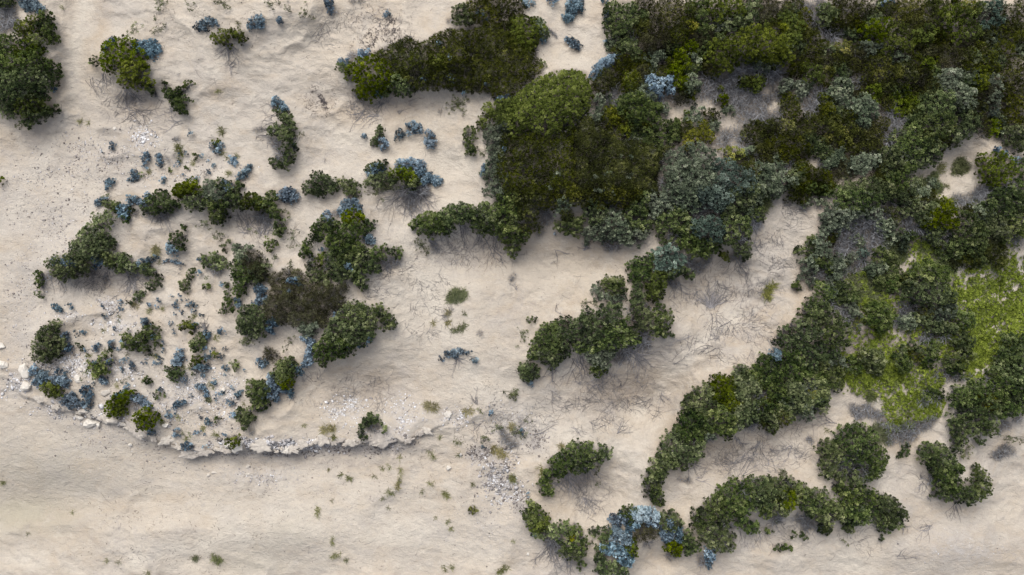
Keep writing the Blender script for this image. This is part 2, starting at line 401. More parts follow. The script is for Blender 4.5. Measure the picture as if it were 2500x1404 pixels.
D .9 C 890,510,40 930,550,42 950,570,30 880,580,30 850,600,20 840,490,25|/green shrub right of the diagonal band over a bare slope
B .7 C 1010,540,25 1040,520,28 1030,560,24 1070,500,18 1105,485,16|/blue cushion beside a straw tuft right of the diagonal band
D .9 C 1050,580,38 1100,590,28 1125,640,22 1120,680,22 1080,690,30 1010,580,22
Z .6 L 1110,430,18 1090,465,16
W .5 C 960,600,40 1050,630,30
F .4 900,600,-40,210,60,22
F .4 960,640,-130,200,60,18
D .9 C 1260,350,36 1300,345,32 1290,385,38 1245,380,28 1300,425,20 1270,420,18|/green bush with a blue cushion inside the broken ring
B .5 C 1215,410,24 1210,440,24 1240,455,22 1255,440,14
D .5 C 1328,268,20 1330,285,12
R .3 C 1357,242,9
B .3 L 1160,530,10 1190,518,12 1240,518,12 1290,535,8 1320,548,8
R .3 C 1130,530,10 1132,505,8
W .3 C 1290,575,15 1275,600,10
B .6 C 1430,515,16 1425,600,14
D .8 C 1465,500,30 1480,540,25 1540,500,40 1590,510,30 1560,540,38 1600,550,25 1540,475,18|/sparse pale green bush in the middle of the broken ring
W .6 C 1520,570,36 1550,600,36 1580,580,25
S .5 L 1465,600,16 1480,630,18 1500,660,13
D .6 C 1360,605,22 1350,635,18
D .7 C 1315,680,28 1320,710,26 1345,730,16 1380,712,11
D .4 C 1462,705,15 1480,698,12
B .25 C 1585,685,15
D .6 C 1605,415,24 1620,440,16
D .5 C 1640,378,20 1655,395,12
T 1.1 C 1700,430,35 1720,470,38 1690,410,22 1765,430,25 1740,500,40|ring core shrub/grey green tip of the shrub column inside the broken ring
D 1.3 C 1700,560,50 1690,620,40 1730,680,50 1710,730,42 1760,640,45 1740,600,40|/green shrub column in the heart of the broken ring
K 1.4 C 1790,510,55 1840,560,60 1830,490,40 1870,620,45 1800,590,45|/brown green feathery shrub in the heart of the broken ring
D .4 C 1632,690,18 1650,710,12
D .5 C 1625,750,18 1615,775,12
D .8 C 1640,815,34 1660,850,32 1600,860,25 1590,880,15 1675,810,20
B .5 C 1695,795,20 1700,830,18
B .3 C 1242,835,15 1262,845,15 1240,870,10
B .4 C 1345,838,16 1370,818,16 1390,835,15
B .3 C 1385,878,14 1402,885,10
D .6 L 1035,750,18 1000,765,22 970,795,26 945,815,18|/grey green slanting bush below the bare slope
Z .4 L 950,830,10 975,845,10
Z .4 C 1205,835,12
B .5 C 395,840,20 415,855,20 440,870,10
B .4 C 485,830,10 505,835,14 510,855,10
W .3 C 465,882,12
D 1.2 C 330,1010,40 390,980,38 300,1060,42 370,1060,55 420,1100,38 290,1120,50 360,1140,60 280,1190,42 340,1200,45 400,1170,42 430,970,14|left cliff bush/isolated dark green bush near the left end of the rocky bank
B .5 C 440,1060,20 465,1045,22 478,1060,12|/upper of two blue cushions beside the left cliff bush
B .5 C 460,1120,24 490,1130,24 470,1150,18 520,1130,10|/lower of two blue cushions beside the left cliff bush
D .3 C 570,1120,17
D 1 C 900,1055,32 935,1070,34 900,1110,25 940,1120,38 980,1100,38 1000,1050,32 1060,1010,40 1100,1010,32 1050,1060,36 960,1150,25 1030,1130,36 1050,1170,22 1110,1060,20|M shaped bush/green bush with a pair of humps below the diagonal band
B .5 C 1040,945,24 1065,955,18 1025,965,14
B .6 C 1105,1050,16 890,1130,14
D .4 C 1125,1128,19
B .35 C 680,1145,20 700,1150,16
B .45 C 800,1112,24 815,1125,16
D .5 C 800,1150,18 805,1168,14
G .9 L 1285,990,22 1315,970,26 1355,965,26 1378,990,24 1375,1025,16|small olive crescent/small bright olive crescent bush with a blue tip
B .4 C 1386,975,13
B .25 C 1220,968,13
B .2 C 1245,1012,10 1250,1040,10
F .5 1470,1010,115,90,50,22
B .6 C 1475,1035,22 1495,1055,20 1480,1070,16
D .8 C 1440,1060,30 1460,1090,20 1390,1110,30 1430,1130,35 1400,1140,28
B .35 C 1570,1010,14 1590,1018,13 1570,1035,12
G .8 C 1405,1220,28 1390,1240,25 1430,1235,25|/small olive knob beside the blue chain of cushions
B .6 C 1430,1275,24 1400,1290,16 1445,1295,14
B .4 C 1475,1205,18 1500,1195,15 1480,1272,15
G .5 C 1540,1180,20
B .4 C 1583,1193,18
B .7 C 1290,1165,25 1280,1200,30 1305,1210,26 1270,1240,32 1245,1260,20 1290,1250,20|/blue chain of cushions at the centre left of the plateau
D .8 C 1245,1300,30 1280,1320,28 1235,1345,26 1265,1350,20 1195,1298,14
D .5 C 1680,1255,22 1690,1280,20
B .4 C 1605,1275,18 1620,1285,14
B .4 C 1535,1378,20
B .3 C 1610,1362,13 1630,1362,12
D .25 C 1345,1335,10
B .3 C 1140,1215,15 1150,1240,12 1130,1190,9
B .3 C 1035,1232,14
B .4 C 940,1250,20 950,1275,15
D .5 C 1015,1365,16 1060,1362,20 1075,1380,16 1040,1378,14
D .9 C 740,1215,34 760,1230,24 680,1280,42 730,1290,40 700,1325,36 640,1245,22 760,1300,25|/green and blue bush in the middle of the rubble
B .6 C 690,1240,22 700,1225,12 785,1242,18
W .5 C 850,1250,26 820,1220,20 800,1310,20
B .4 C 735,1365,20 760,1375,16
S .4 C 620,1340,28 600,1350,18
S .3 C 890,1360,36 915,1375,15
B .5 C 240,1305,28 265,1300,18
B .55 C 300,1335,32 325,1320,20 280,1360,24|/blue cushion in the rubble below the left cliff bush
B .3 C 430,1290,12
R .3 C 368,1310,11
B .55 C 400,1370,30 440,1365,28 470,1385,22 380,1355,18
B .5 C 260,1385,28 300,1390,22
B .2 C 560,1370,0 660,1100,8
B .2 C 905,1215,12
B .2 C 1350,1085,10
B .2 C 1385,875,0 1460,1395,9
@ 620 460
B .7 C 190,40,30 225,30,34 265,30,32 295,50,26 230,65,30 275,65,24|/blue cushion set into the top right of the broken ring
D 1 C 120,45,30 110,75,28 150,60,20
D 1.1 C 40,100,45 90,120,45 140,140,38 160,180,38 190,210,25|/green shrub on the right bend of the broken ring
D 1 C 185,260,32 210,290,26 170,310,28 130,380,24 105,400,24 105,430,18 240,240,18
S .5 C 270,300,25 310,320,20 280,360,36 260,400,25 300,400,25 240,350,20
S .4 C 230,160,20 260,190,20
F .6 60,330,92,190,60,34
W .4 C 40,200,50 90,230,45
S .4 C 335,150,14 505,130,8
B .9 C 650,110,34 700,105,38 740,130,30 755,165,20 620,160,28 670,140,34 630,180,22|ring right blue arch/arched blue cushion crowning the tall shrub group right of the ring
B .7 C 520,180,22 515,210,26 540,220,20
W .8 C 580,170,30 560,200,25
D .8 C 490,200,16 470,250,25 500,230,20
G 1.7 C 670,210,42 720,190,42 755,210,30 700,230,40|/olive peak shrub directly under the arched blue cushion
D 1.7 C 650,270,45 710,270,50 750,290,40 700,340,52 640,320,40|tall shrub group/dark green shrub below the olive peak right of the ring
D 1.2 C 445,300,42 480,340,34 430,350,32 470,290,30 540,280,40 570,250,40
D .9 C 800,235,20 830,255,30 850,260,20 805,300,25 790,330,20
B .8 C 790,365,18 820,355,26 840,380,22 815,385,18|/pale blue cushion on the right side of the tall shrub group
D 1.4 C 560,350,48 540,390,35 600,400,48 590,440,45 680,410,48 740,430,45 640,460,42
D 1.3 C 690,490,52 760,480,48 790,450,28 640,530,45 740,550,42 780,530,25
G 1.2 C 480,500,32 460,525,20 500,480,18
D 1.2 C 560,490,40 560,550,40 600,590,45 650,600,48 610,640,40 560,610,35
D 1.1 C 720,600,40 760,610,38 700,640,25 770,660,38 755,690,26 790,710,22|/green shrub tail pointing down from the tall shrub group
B 1.3 C 665,560,18 690,545,20 705,570,18|/small blue cushion inside the tall shrub group
B .7 C 475,440,12
D .8 C 375,400,25 385,440,32 350,470,28 400,470,25 355,420,15
W .9 C 410,520,40 520,560,30 540,510,30 530,430,30
D 1 C 400,550,30 420,600,38 470,600,40 500,650,38 440,650,30 530,670,30
S .6 C 250,530,28 150,490,30 130,520,20
D 1.1 C 850,480,38 890,450,38 940,430,32 985,455,22 1020,450,38 1040,480,22 910,480,30|C lobe shrub/small arched green shrub reaching right from the tall shrub group
D .9 C 830,530,38 870,540,32 890,570,22 840,590,25 820,560,30
W .7 C 930,530,35 980,530,45 1020,520,35 960,570,25
F .4 960,540,-70,110,60,14
K 1.3 C 160,650,50 240,610,48 320,640,50 180,740,60 270,720,60 370,710,55|brown heath/dark brown heath in the heart of the shrub group
K 1.4 C 470,740,60 560,750,60 620,740,42 420,800,62 530,830,65 600,820,45 640,700,28|/darkest brown heath sloping to the right shrub wall
K 1.3 C 140,830,60 250,820,70 340,850,60 200,920,55 300,930,55 400,910,55 120,900,40
K 1.2 C 480,910,45 500,960,35
D 1.2 C 10,590,45 60,610,35 90,560,30 40,540,30 20,660,30|/ragged green shrub left of the brown heath
S .6 C 100,480,25
B 1 C 30,720,30 60,730,25 55,765,26 20,700,18|/bright blue cushion left of the brown heath
B .8 C 30,800,25 70,815,22 90,795,15 0,820,15
B 1.5 C 270,665,26 310,660,22 330,690,15
B 1.4 C 270,735,18
B 1 C 115,955,24 145,965,24 110,1000,22 130,1030,15
D 1.4 C -60,880,45 0,870,50 -50,950,60 30,930,60 -20,1000,55 60,1000,40 -80,1000,36 -100,940,30 20,1040,35|round left shrub/rounded dark green shrub lower left of the brown heath
S .5 C -60,1080,40 0,1090,35 -30,1130,20
T 1.1 C 360,1000,38 410,1010,42 440,970,30 380,1040,25|/grey green tuft between the brown heath and the blue ring
D 1.6 C 680,850,45 760,850,45 640,900,45 720,920,60 800,900,50 850,880,36 830,960,50|big lower right shrub/upper part of the big dark green shrub right of brown heath
D 1.5 C 590,970,50 660,990,55 740,1000,60 810,1030,50 560,1040,50 840,1060,32 700,1070,55 770,1080,45
D 1.4 C 530,1100,55 620,1120,55 690,1120,45 470,1130,42 560,1180,50 480,1200,45 640,1170,40 500,1240,32|/lower tip of the big dark green shrub right of the brown heath
D 1.1 C 900,850,28 920,900,40 960,930,40 990,970,32 940,980,35|/small dark bush at the right end of the big lower shrub
B 1 C 585,885,14 580,915,12
B .8 C 815,1090,20 830,1080,12
B .8 C 690,1130,14 760,1125,14
B .6 L 345,1070,18 385,1070,24 410,1100,24 405,1150,20 385,1190,22 400,1235,28 355,1255,22|blue ring/curved blue cushion ring around a small sand hollow
S .5 L 290,1075,18 245,1095,20 220,1130,20 230,1165,14
D .4 C 275,1110,12
K .9 C 110,1180,38 150,1200,32 100,1150,25 90,1220,25
D 1.1 C 200,1260,40 260,1240,38 220,1310,50 290,1290,40 200,1360,45 260,1340,38 160,1320,30|/green shrub under the curved blue ring
B .7 C 50,1230,26 75,1250,24 60,1270,18
B .9 C 275,1270,16 325,1310,22 310,1280,16 340,1270,10
B .6 C 120,1345,26 130,1375,26 105,1375,22
D .7 C 30,1395,30 50,1385,20
F .6 1120,0,-100,260,60,60
W .7 C 1100,20,60 1180,40,50 1120,120,40 1230,10,40
S .5 C 1050,-20,40 960,-20,40 900,20,30
S .4 L 900,80,12 930,110,14
D 1.3 C 1150,270,32 1190,230,42 1240,210,42 1200,290,45 1260,270,48 1270,330,38 1310,220,50 1330,300,48 1140,250,20|curved green bank/left tip of the curved green shrub bank below giant heath
D 1.4 C 1370,190,50 1400,240,45 1430,160,48 1490,160,50 1470,220,40 1380,300,25 1540,200,50
D 1.5 C 1560,160,42 1610,200,55 1590,270,38 1650,150,50 1680,230,60 1660,290,42 1720,170,55 1730,280,45|/middle of the curved green shrub bank below giant heath
D 1.5 C 1770,100,58 1790,180,60 1770,250,50 1840,80,60 1850,170,55
D 1.4 C 1800,330,55 1850,290,50 1870,390,55 1820,400,30 1850,450,40 1920,330,55|/right foot of the curved green shrub bank below giant heath
S .5 C 1170,380,25 1200,400,40 1230,440,30 1180,430,20
W .5 C 1290,440,30 1280,400,25
F .5 1350,290,-70,160,50,16
F .6 1480,250,-60,200,50,26
F .6 1620,300,-70,170,60,26
F .5 1720,310,-80,150,60,14
F .3 1700,430,-85,160,50,7
F .4 1250,370,-60,120,60,14
B .2 C 1103,342,7
R .2 C 905,290,9
E .5 L 1400,800,22 1410,760,24 1450,740,30 1500,750,28 1490,790,26|grass sickle/sickle shaped grassy tuft alone on the central sand
E .4 C 1440,790,35 1510,890,16
F .4 1390,900,150,70,120,22
Z .4 C 1390,890,20 1380,960,16
E .4 L 1500,980,20 1450,1015,16 1410,1015,10
Z .3 C 1285,965,13
W .3 C 1610,1035,22 1630,1055,15
B .5 C 1385,1180,22 1420,1170,24 1460,1160,22 1500,1165,20 1535,1165,15 1430,1195,18|arched blue cushion islet/arched blue cushion alone on the central sand
B .4 C 1575,1225,18 1590,1222,14 1555,1230,10
B .35 C 1330,1205,15 1345,1220,12
F .4 1450,1210,-90,110,120,18
F .3 1530,1200,-60,80,60,7
W .4 C 1850,640,22 1835,670,16
W .3 C 820,772,14
@ 1240 460
M 1.5 C 60,60,80 180,50,80 60,160,60 150,170,70 170,260,60 120,300,40|/lowest tongue of the giant dark heath
M 1.7 C 300,60,90 450,40,80 420,190,50 560,50,80 700,40,80 830,60,80 900,30,60 640,120,50
W .6 C 260,160,50 280,220,50 230,300,40
T 1.5 C 370,100,34 400,80,24 420,130,34 370,150,28
D 1.2 C 380,270,42 440,250,48 490,290,42 420,300,30 510,240,40|/green shrub on the fringe below giant heath left of a sand bay
D 1.3 C 600,130,50 570,180,40 660,180,50 620,230,50
T 1.3 C 560,320,42 620,300,50 690,300,50 650,350,48 580,370,30 730,340,45|/pale tipped green shrub on the fringe above the central sand bay
T 1.4 C 760,200,48 800,260,55 720,250,45 860,310,52 790,330,50 840,360,38
D 1.4 C 920,120,55 880,190,50 970,60,50 960,170,48 900,250,48 970,270,45
T 1.3 C 920,320,48 960,330,40 930,370,40 860,380,35|/grey green shrub tip beside the sand notch
W 1 C 740,400,45 780,420,35 690,390,30 880,250,30 970,250,25
W .6 C 720,430,30
T 1.4 C 1040,60,50 1060,130,52 1120,70,50 1130,150,45 1040,180,40
D 1.4 C 1080,230,48 1150,210,48 1220,180,55 1180,270,45 1090,290,40 1080,330,25 1260,230,45
T 1.7 C 1210,50,60 1290,60,60 1240,120,50 1320,130,55
U 1.8 C 1390,40,60 1470,30,60 1430,100,50 1550,80,60 1500,130,45
D 1.5 C 1620,50,60 1700,40,60 1640,120,55 1700,110,48 1580,160,50 1760,30,50|/green shrub under the teal rosette shrub near a sand slope
T 1.3 C 1800,20,50 1840,40,30 1770,100,40 1710,170,35
U 1.8 C 1400,260,50 1460,250,55 1500,290,45 1430,320,55 1370,310,45 1480,350,45 1330,260,40|bright teal dome/bright teal green dome shrub of large rosettes
D 1.4 C 1570,220,55 1620,240,50 1570,290,48 1680,250,48 1710,310,38 1600,340,50 1560,370,45|/green shrub with yellow tips right of the bright teal dome
D 1.3 C 1250,320,48 1300,370,48 1250,400,45 1360,400,50 1420,410,50 1330,450,45 1480,420,40 1400,470,35
D 1.1 C 1700,390,36 1680,450,45 1640,430,35 1690,500,22
W 1.3 C 1640,320,36 1670,350,38 1650,380,28
W .8 C 1640,480,45 1690,470,35 1590,500,25
D .7 C 1120,390,30 1150,370,25 1090,370,22
U 1.7 C 1080,470,48 1140,440,48 1200,470,48 1110,530,52 1180,550,52 1070,540,40 1230,520,40|/round teal shrub below the bright teal dome
D 1.3 C 1200,600,36 1160,620,40 1240,580,30 1290,610,32 1310,630,18
D 1.5 C 900,560,45 950,540,48 990,560,42 910,610,45 970,620,45 890,640,30 1010,500,32|sandy notch shrub/green shrub at the left end of teal and green chain
G 1.4 C 1060,640,55 1030,700,48 1090,690,40 1070,750,45 1030,760,38 1100,620,35|/olive shrub hanging below the teal and green chain
D 1.1 C 920,700,38 920,750,36 940,800,38 900,810,28 960,770,25
W .8 C 1310,560,50 1370,570,45 1290,520,40 1420,520,35 1440,480,30
G .7 C 1540,480,22 1560,505,18 1520,470,15
F .7 1445,850,90,180,60,60
F .7 1450,840,60,150,60,18
W .6 C 1190,680,40 1160,660,30
F .4 1200,680,-90,170,60,14
D 1.2 C 700,680,38 750,670,40 800,670,38 810,720,35 750,730,42|/bluish green bush at the upper tip of the twin humped shrub
T 1.1 C 640,730,34 650,780,30 700,770,36 770,790,36 820,780,25
S .6 C 580,800,36 620,830,30 560,790,15 540,830,25
D 1.6 C 720,870,52 680,900,48 760,910,50 640,950,52 720,960,55 780,860,42 580,890,42 540,930,40|twin humped shrub/green crown of the large twin humped shrub on central sand
D 1.5 C 560,950,42 500,1010,42 440,1060,42 520,980,48 450,960,42 560,1010,48 480,1030,52 390,960,38 630,1030,48 400,1020,50 560,1070,42|/middle of the large twin humped shrub on central sand
D 1.3 C 330,990,40 270,1000,38 230,1040,38 340,1060,48 270,1080,48 210,1110,42 330,1130,50 200,1170,45 260,1160,45|/left end of the large twin humped shrub on central sand
D 1.2 C 400,1120,48 280,1210,45 340,1210,42 180,1200,30 420,1180,35 320,1260,30
D 1.5 C 740,1010,48 850,960,45 900,1080,45 520,1130,45 700,1040,50 780,1010,50 740,1110,52 820,1080,52 660,1110,45 850,1010,45 600,1140,45
T 1.2 C 640,1190,48 580,1180,38 710,1180,45 620,1240,38 690,1250,40
W 1.1 C 690,1110,30 750,1130,35 640,1150,30 900,1080,50 960,1110,50 850,1160,45
D .9 C 620,1280,36 650,1300,36 640,1320,28 690,1290,22
D 1.4 C 930,880,45 980,900,48 900,940,42 960,970,48 890,1000,40 1020,960,42|/right hump of the large twin humped shrub on central sand
D 1.5 C 1080,860,42 1130,900,45 1120,960,48 1070,920,48 1060,1010,45 1100,1030,30 1150,970,30
W .9 C 990,840,35 870,870,30 900,830,28 1010,870,22
W .8 C 800,1210,50 970,1050,50 1000,1120,35
D .5 L 1120,1040,18 1150,1040,16 1175,1055,10
F .5 880,1170,-60,250,70,30
F .4 950,1130,-110,250,40,12
F .5 500,1200,-60,230,60,20
F .4 330,1270,-90,160,40,12
F .3 700,1270,-90,200,80,12
D 1 C 120,1290,36 160,1280,40 180,1320,38 140,1340,38 120,1320,30 200,1300,24|/small round green bush at the lower left foot of the twin humped shrub
B .5 C 155,1385,18 160,1402,16
B .3 C 338,330,12
D .4 C 160,945,20 185,935,20|/tiny dark green bush alone on sand above the twin humped shrub
S .4 C 90,1000,22 120,1040,34 100,1070,25
S .3 C 70,1130,18 90,1180,18
F .4 560,430,150,70,60,9
F .3 540,440,30,70,50,7
W .25 C 325,525,15
W .4 C 30,640,22 50,610,14
F .3 60,730,100,90,40,5
F .3 1500,660,-80,150,90,8
F .3 1640,500,-70,190,60,14
F .3 1780,370,-70,150,60,8
F .3 1350,740,-100,120,60,6
F .3 1480,900,-60,200,50,7
F .3 1560,950,-130,230,40,7
F .3 1300,1050,-140,200,60,7
F .3 1450,1130,170,200,60,8
F .3 1200,1250,30,190,60,6
F .3 340,880,70,70,60,5
F .3 330,440,-45,130,30,4
@ 1860 460
D .9 C 20,30,50 80,40,40 420,10,50 350,0,50
T .6 C 320,110,32 350,90,20 440,95,28 390,90,20
W .5 C 300,140,30 410,115,26
D 1.5 C 600,60,52 670,40,55 740,50,50 560,120,42 640,120,55 720,110,55 790,100,42 830,60,40|domed shrub beside the pale slope/green domed shrub right of the pale sand slope at mid height
T 1.3 C 550,190,45 610,190,50 690,180,48 480,260,38 530,250,38 770,170,45 820,180,35
W .9 C 650,240,50 730,240,50 800,250,50 700,300,45 830,320,50 590,290,40
W .8 C 890,160,40 930,120,35 880,200,35
T 1.1 C 470,290,38 430,340,36 520,310,38 390,390,42 450,400,42|/grey blue green shrub along the right rim of the sand slope
W .9 C 560,380,48 620,410,50 600,340,40 530,430,36
T 1.1 C 430,460,42 480,480,45 530,510,42 490,540,38 390,450,30|/green shrub clump leaning left over the pale sand slope
T 1 C 330,520,40 360,490,30 300,560,36 350,580,38
W .8 C 400,590,45 450,630,38 380,650,42
T .9 C 300,640,36 340,660,36 350,690,25 270,640,15
U .9 C 715,450,30 735,465,22|/small teal rosette bush among grey twigs at right
T .9 C 640,490,35 620,510,28 700,390,30 680,360,35
W .7 C 760,370,60 850,400,50 790,450,40 720,520,50
T .9 C 780,560,36 820,590,36 860,560,40 770,600,30|/pale green bush in the middle of the grey twig thicket
T .8 C 530,610,25 520,640,20
W .8 C 600,590,40 670,570,40 560,640,35
E .6 C 930,370,50 980,420,60 930,480,55 1000,480,50|/soft green grassy clump by the small sand gap
E .4 C 1150,420,50 1220,430,50 1180,480,50 1260,480,40
E .5 C 680,640,60 780,680,60 720,740,60 700,840,50
D .6 C 245,690,22 250,715,26 240,740,18|/tiny dark bush at the left tip of the twig thicket
W .4 C 285,715,18
R .6 L 90,690,20 75,700,18 50,720,22 45,760,22 65,790,16|/dark green spiky grass clump alone on the pale sand slope
D 1.4 C 1020,110,42 1080,120,48 1010,170,40 1090,180,50 1140,150,48 1150,220,48 1210,140,42
G 1.5 C 1240,190,55 1300,160,55 1330,210,48 1280,240,55 1350,270,36 1200,250,45 1300,110,42|olive shrub in the right thicket/olive shrub in the middle of the right thicket belt
W 1.1 C 1040,290,45 1110,290,50 1170,320,42 1020,240,36 1060,220,30
D 1.2 C 1200,320,42 1250,310,45 990,310,25 1240,370,38 1060,340,35
W 1.1 C 1250,350,40 1320,330,40 1350,370,30
W .8 C 1400,80,50 1460,100,50 1500,160,42 1560,60,50 1500,60,40|/bright grey twig shrub in the right thicket belt
D 1.4 C 1420,200,45 1480,230,48 1440,280,52 1380,330,48 1520,280,50 1460,340,50
D 1.3 C 1330,420,48 1400,400,52 1300,470,42 1470,410,48 1550,390,50 1560,330,50 1380,470,42 1480,460,35 1290,490,30
D 1.5 C 1620,220,52 1680,250,55 1590,280,45 1650,310,52 1720,310,48|/green shrub at the right end of the right thicket belt
D 1.6 C 1640,130,55 1710,110,60 1780,60,60 1700,40,55 1750,170,60 1820,130,60
D 1.5 C 1820,230,62 1790,300,50 1860,310,50 1740,360,36 1880,60,60 1900,180,60
W .8 C 1580,20,50 1640,10,45 1700,-10,40 1760,10,40
R .4 C 1560,450,50 1530,500,40 1650,400,40
D 1.5 C 1100,580,48 1170,570,52 1240,590,50 1290,600,42 1140,630,52 1210,650,52 1280,660,45 1060,620,28|creeper side shrub/dark green shrub left of the bright green creeper field
D 1.5 C 1060,700,52 1130,710,55 1200,720,52 1270,740,52 1030,760,42 1110,780,50 1180,790,48 1240,800,48 1320,770,45 1350,800,25
D 1.1 C 550,700,40 600,710,48 650,740,40 590,760,42 540,680,28 660,790,30|/olive grey bush over the mouth of the sand path
E .7 C 780,730,60 850,760,55 800,810,55 730,790,45 880,700,45|/soft dark grass mound in the right thicket
D 1.1 C 800,860,50 870,870,50 920,910,36 830,930,50 890,960,36 770,940,42 840,990,40
W .9 C 1010,850,50 1060,890,45 1000,920,40 1090,840,36 1120,880,30
D 1.1 C 1400,900,42 1450,920,45 1470,960,38 1430,970,38
D 1.1 C 1180,950,42 1240,990,45 1200,1000,35 1300,1000,38 1350,1000,36 1290,960,30
F .7 1310,930,95,110,130,50
W .7 C 1180,1060,50 1240,1070,45 1150,1100,36 1310,1060,35
D 1.1 C 1420,1060,40 1450,1110,45 1390,1110,36 1480,1080,30
D 1.1 C 1430,1190,45 1470,1200,36 1370,1220,40 1320,1250,36 1410,1260,40 1300,1210,25|/grey olive shrub cluster at the lower edge of the creeper field
W .5 C 1270,1330,50 1350,1340,45 1420,1350,45 1490,1350,30
D .9 C 1000,1150,30 1080,1140,30 1110,1170,36 1060,1110,30
D 1.5 C 370,790,42 340,840,48 400,840,48 320,880,42 440,760,22 380,890,50|long diagonal wall/top knob of the long diagonal shrub wall
D 1.6 C 440,860,48 490,900,48 430,930,50 500,960,48 370,950,50 310,940,42|/upper part of the long diagonal shrub wall
D 1.6 C 240,980,48 300,1000,50 180,1020,45 230,1050,50 140,1070,42 170,1110,50 300,1070,50 370,1030,48 110,1100,28
D 1.5 C 560,960,42 580,1020,42 520,1040,50 450,1030,45 590,1090,36 540,1110,48 470,1110,48
D 1.5 C 400,1140,48 350,1190,50 420,1200,45 300,1150,45 260,1130,42 500,1180,42 340,1260,45
D 1.4 C 230,1200,50 170,1200,45 270,1260,48 200,1280,50 310,1310,42 240,1340,45
B 1.5 C 80,1170,24 110,1175,22 95,1210,26 75,1200,18|/pale blue cushion set in the long diagonal shrub wall
D 1.5 C 30,1220,45 0,1290,50 60,1290,50 130,1270,45 100,1340,50 160,1340,42 20,1360,50
T 1.1 C 530,1220,32 560,1240,28 470,1250,30
W .9 C 560,870,40 600,900,40 500,830,36 630,930,25 460,800,20
F .7 600,950,110,90,70,22
Y .7 C 640,960,25 665,950,16
T .8 C 680,975,22 700,990,14
D 1.2 C 740,1180,42 800,1200,48 840,1240,42 780,1260,45 710,1230,36 820,1300,30|/grey green dome surrounded by bright green creeper
D 1.2 C 960,1200,30 1010,1210,38 1030,1250,36 980,1260,36 1010,1290,28|/smaller dome right of the grey green dome in creeper
D 1 C 650,1260,36 630,1220,28 680,1290,30 620,1290,28
D 1.4 C 1760,1080,50 1800,1130,55 1740,1150,45 1860,1090,50 1720,1210,45 1790,1210,55 1860,1180,50
D 1.4 C 1700,1280,48 1770,1290,50 1840,1260,50 1720,1360,45 1800,1360,48 1870,1340,45|right edge wall/dark green shrub wall at the right edge below the creeper field
@ 0 924
G .9 C 335,65,34 380,60,36 420,75,34 370,100,34 430,105,22 400,115,22|rubble olive bush/olive bush on the rubble at the left corner of the bank
B .5 C 300,10,28 330,0,20
B .5 C 420,15,24 460,25,22
B .5 C 605,80,26 635,70,26 620,110,24 650,115,20 640,140,18|/upright blue cushion right of the rubble olive bush
B .5 C 480,140,28 520,125,26 540,160,28 500,175,26 450,175,18 560,180,20 515,200,18|/spreading blue cushion on the brink right of the rubble olive bush
B .5 C 610,180,24 640,190,24 625,205,20 660,180,14
G 1.1 L 970,115,20 920,125,32 860,145,40 810,185,42 800,230,36 800,260,20|/olive crescent bush on the rocky brink
G 1.1 C 870,190,36 880,235,24 840,240,30
B .6 C 850,120,20 820,135,14
B .6 L 950,145,20 990,140,28 1030,165,28 1060,195,22|/speckled blue cushion across the back of the olive crescent
W .5 C 970,190,30 960,220,20
G 1.4 C 1000,270,42 1050,240,42 1090,260,32 1080,300,38 1030,310,42 990,320,34 1060,335,26 1010,345,18|brink dome/round dark olive dome on the rocky brink
B .4 C 1075,380,18 1092,385,16
B .4 C 900,55,15 903,80,13
B .4 C 745,8,22 765,18,12
B .4 L 1415,50,13 1450,55,14 1475,85,14 1475,115,13 1455,130,8|/hook shaped blue cushion around a grey dead centre
W .3 C 1435,100,24
D .4 C 1130,110,20 1155,120,18
B .25 C 1150,78,14
B .45 L 1255,185,16 1285,165,20 1315,170,18
B .3 C 1590,105,16
B .3 C 1535,158,17
B .3 C 1660,70,13
B .4 C 1695,120,20 1715,95,17
B .35 C 1640,165,17 1665,178,16
B .35 C 1200,258,20
B .4 C 1475,300,18 1500,315,18
B .2 C 1435,275,11
R .25 C 1550,285,12
B .4 C 1270,370,16 1265,390,18 1250,400,10
B .25 L 1390,382,10 1425,372,10
R .25 C 1450,352,18
B .5 C 1335,475,22 1360,480,20 1345,495,16|/blue cushion on the overhanging edge of the rocky bank
B .4 C 1470,500,18 1485,488,14
B .15 C 1360,75,9
B .15 C 1470,395,8
R .3 C 1545,405,18
B .2 C 1605,395,12
S .3 C 1330,375,20 1370,400,20 1300,385,10
B .25 C 1135,352,6
D 1.1 C 1800,40,36 1850,50,42 1800,90,38 1850,110,45 1830,150,36 1890,80,40|/dark green bush beside the blue mound near the bank
D .9 C 1730,245,38 1770,240,30 1710,280,30 1760,290,38 1810,285,28 1745,335,25|/round green bush left of the long bare bank
W .35 C 1800,380,28
B .3 C 1665,265,16 1675,245,10
G .9 C 1640,440,28 1680,425,28 1665,460,28 1705,455,20 1690,470,16|/compact olive bush perched right on the cliff edge
E .3 C 1390,1280,18 1385,1300,15
E .4 C 1520,1280,22 1555,1300,28 1570,1285,15|/soft grey grass tuft low on the bottom sand
R .2 C 200,1122,12
R .2 C 490,1208,9
R .2 C 765,1303,10
R .2 C 850,1310,8
R .2 C 510,960,8
R .3 C 1055,1392,14
R .15 C 1180,595,5
R .2 C 15,745,14
@ 620 924
B .7 C 120,20,22 100,80,25 140,60,28 170,100,34 120,120,28 200,80,22 80,130,20 160,140,26|large blue mound above the bank/large blue mound between two green bushes above the bank
B .6 C 240,90,20 270,95,20 260,120,14
G 1 C 190,20,32 230,10,34 220,50,34 260,30,25
D 1 C 30,190,38 80,180,34 40,150,30 70,210,22 110,180,18
W .4 C 60,225,25 20,230,25
D 1 C 795,300,26 830,280,32 870,280,24 880,305,20 800,330,18 850,305,25|C shaped bush/small dark C shaped bush on the bank top
D .6 L 762,335,14 758,365,12 770,400,14 800,425,16
D .6 C 940,355,14 915,340,10 935,375,8
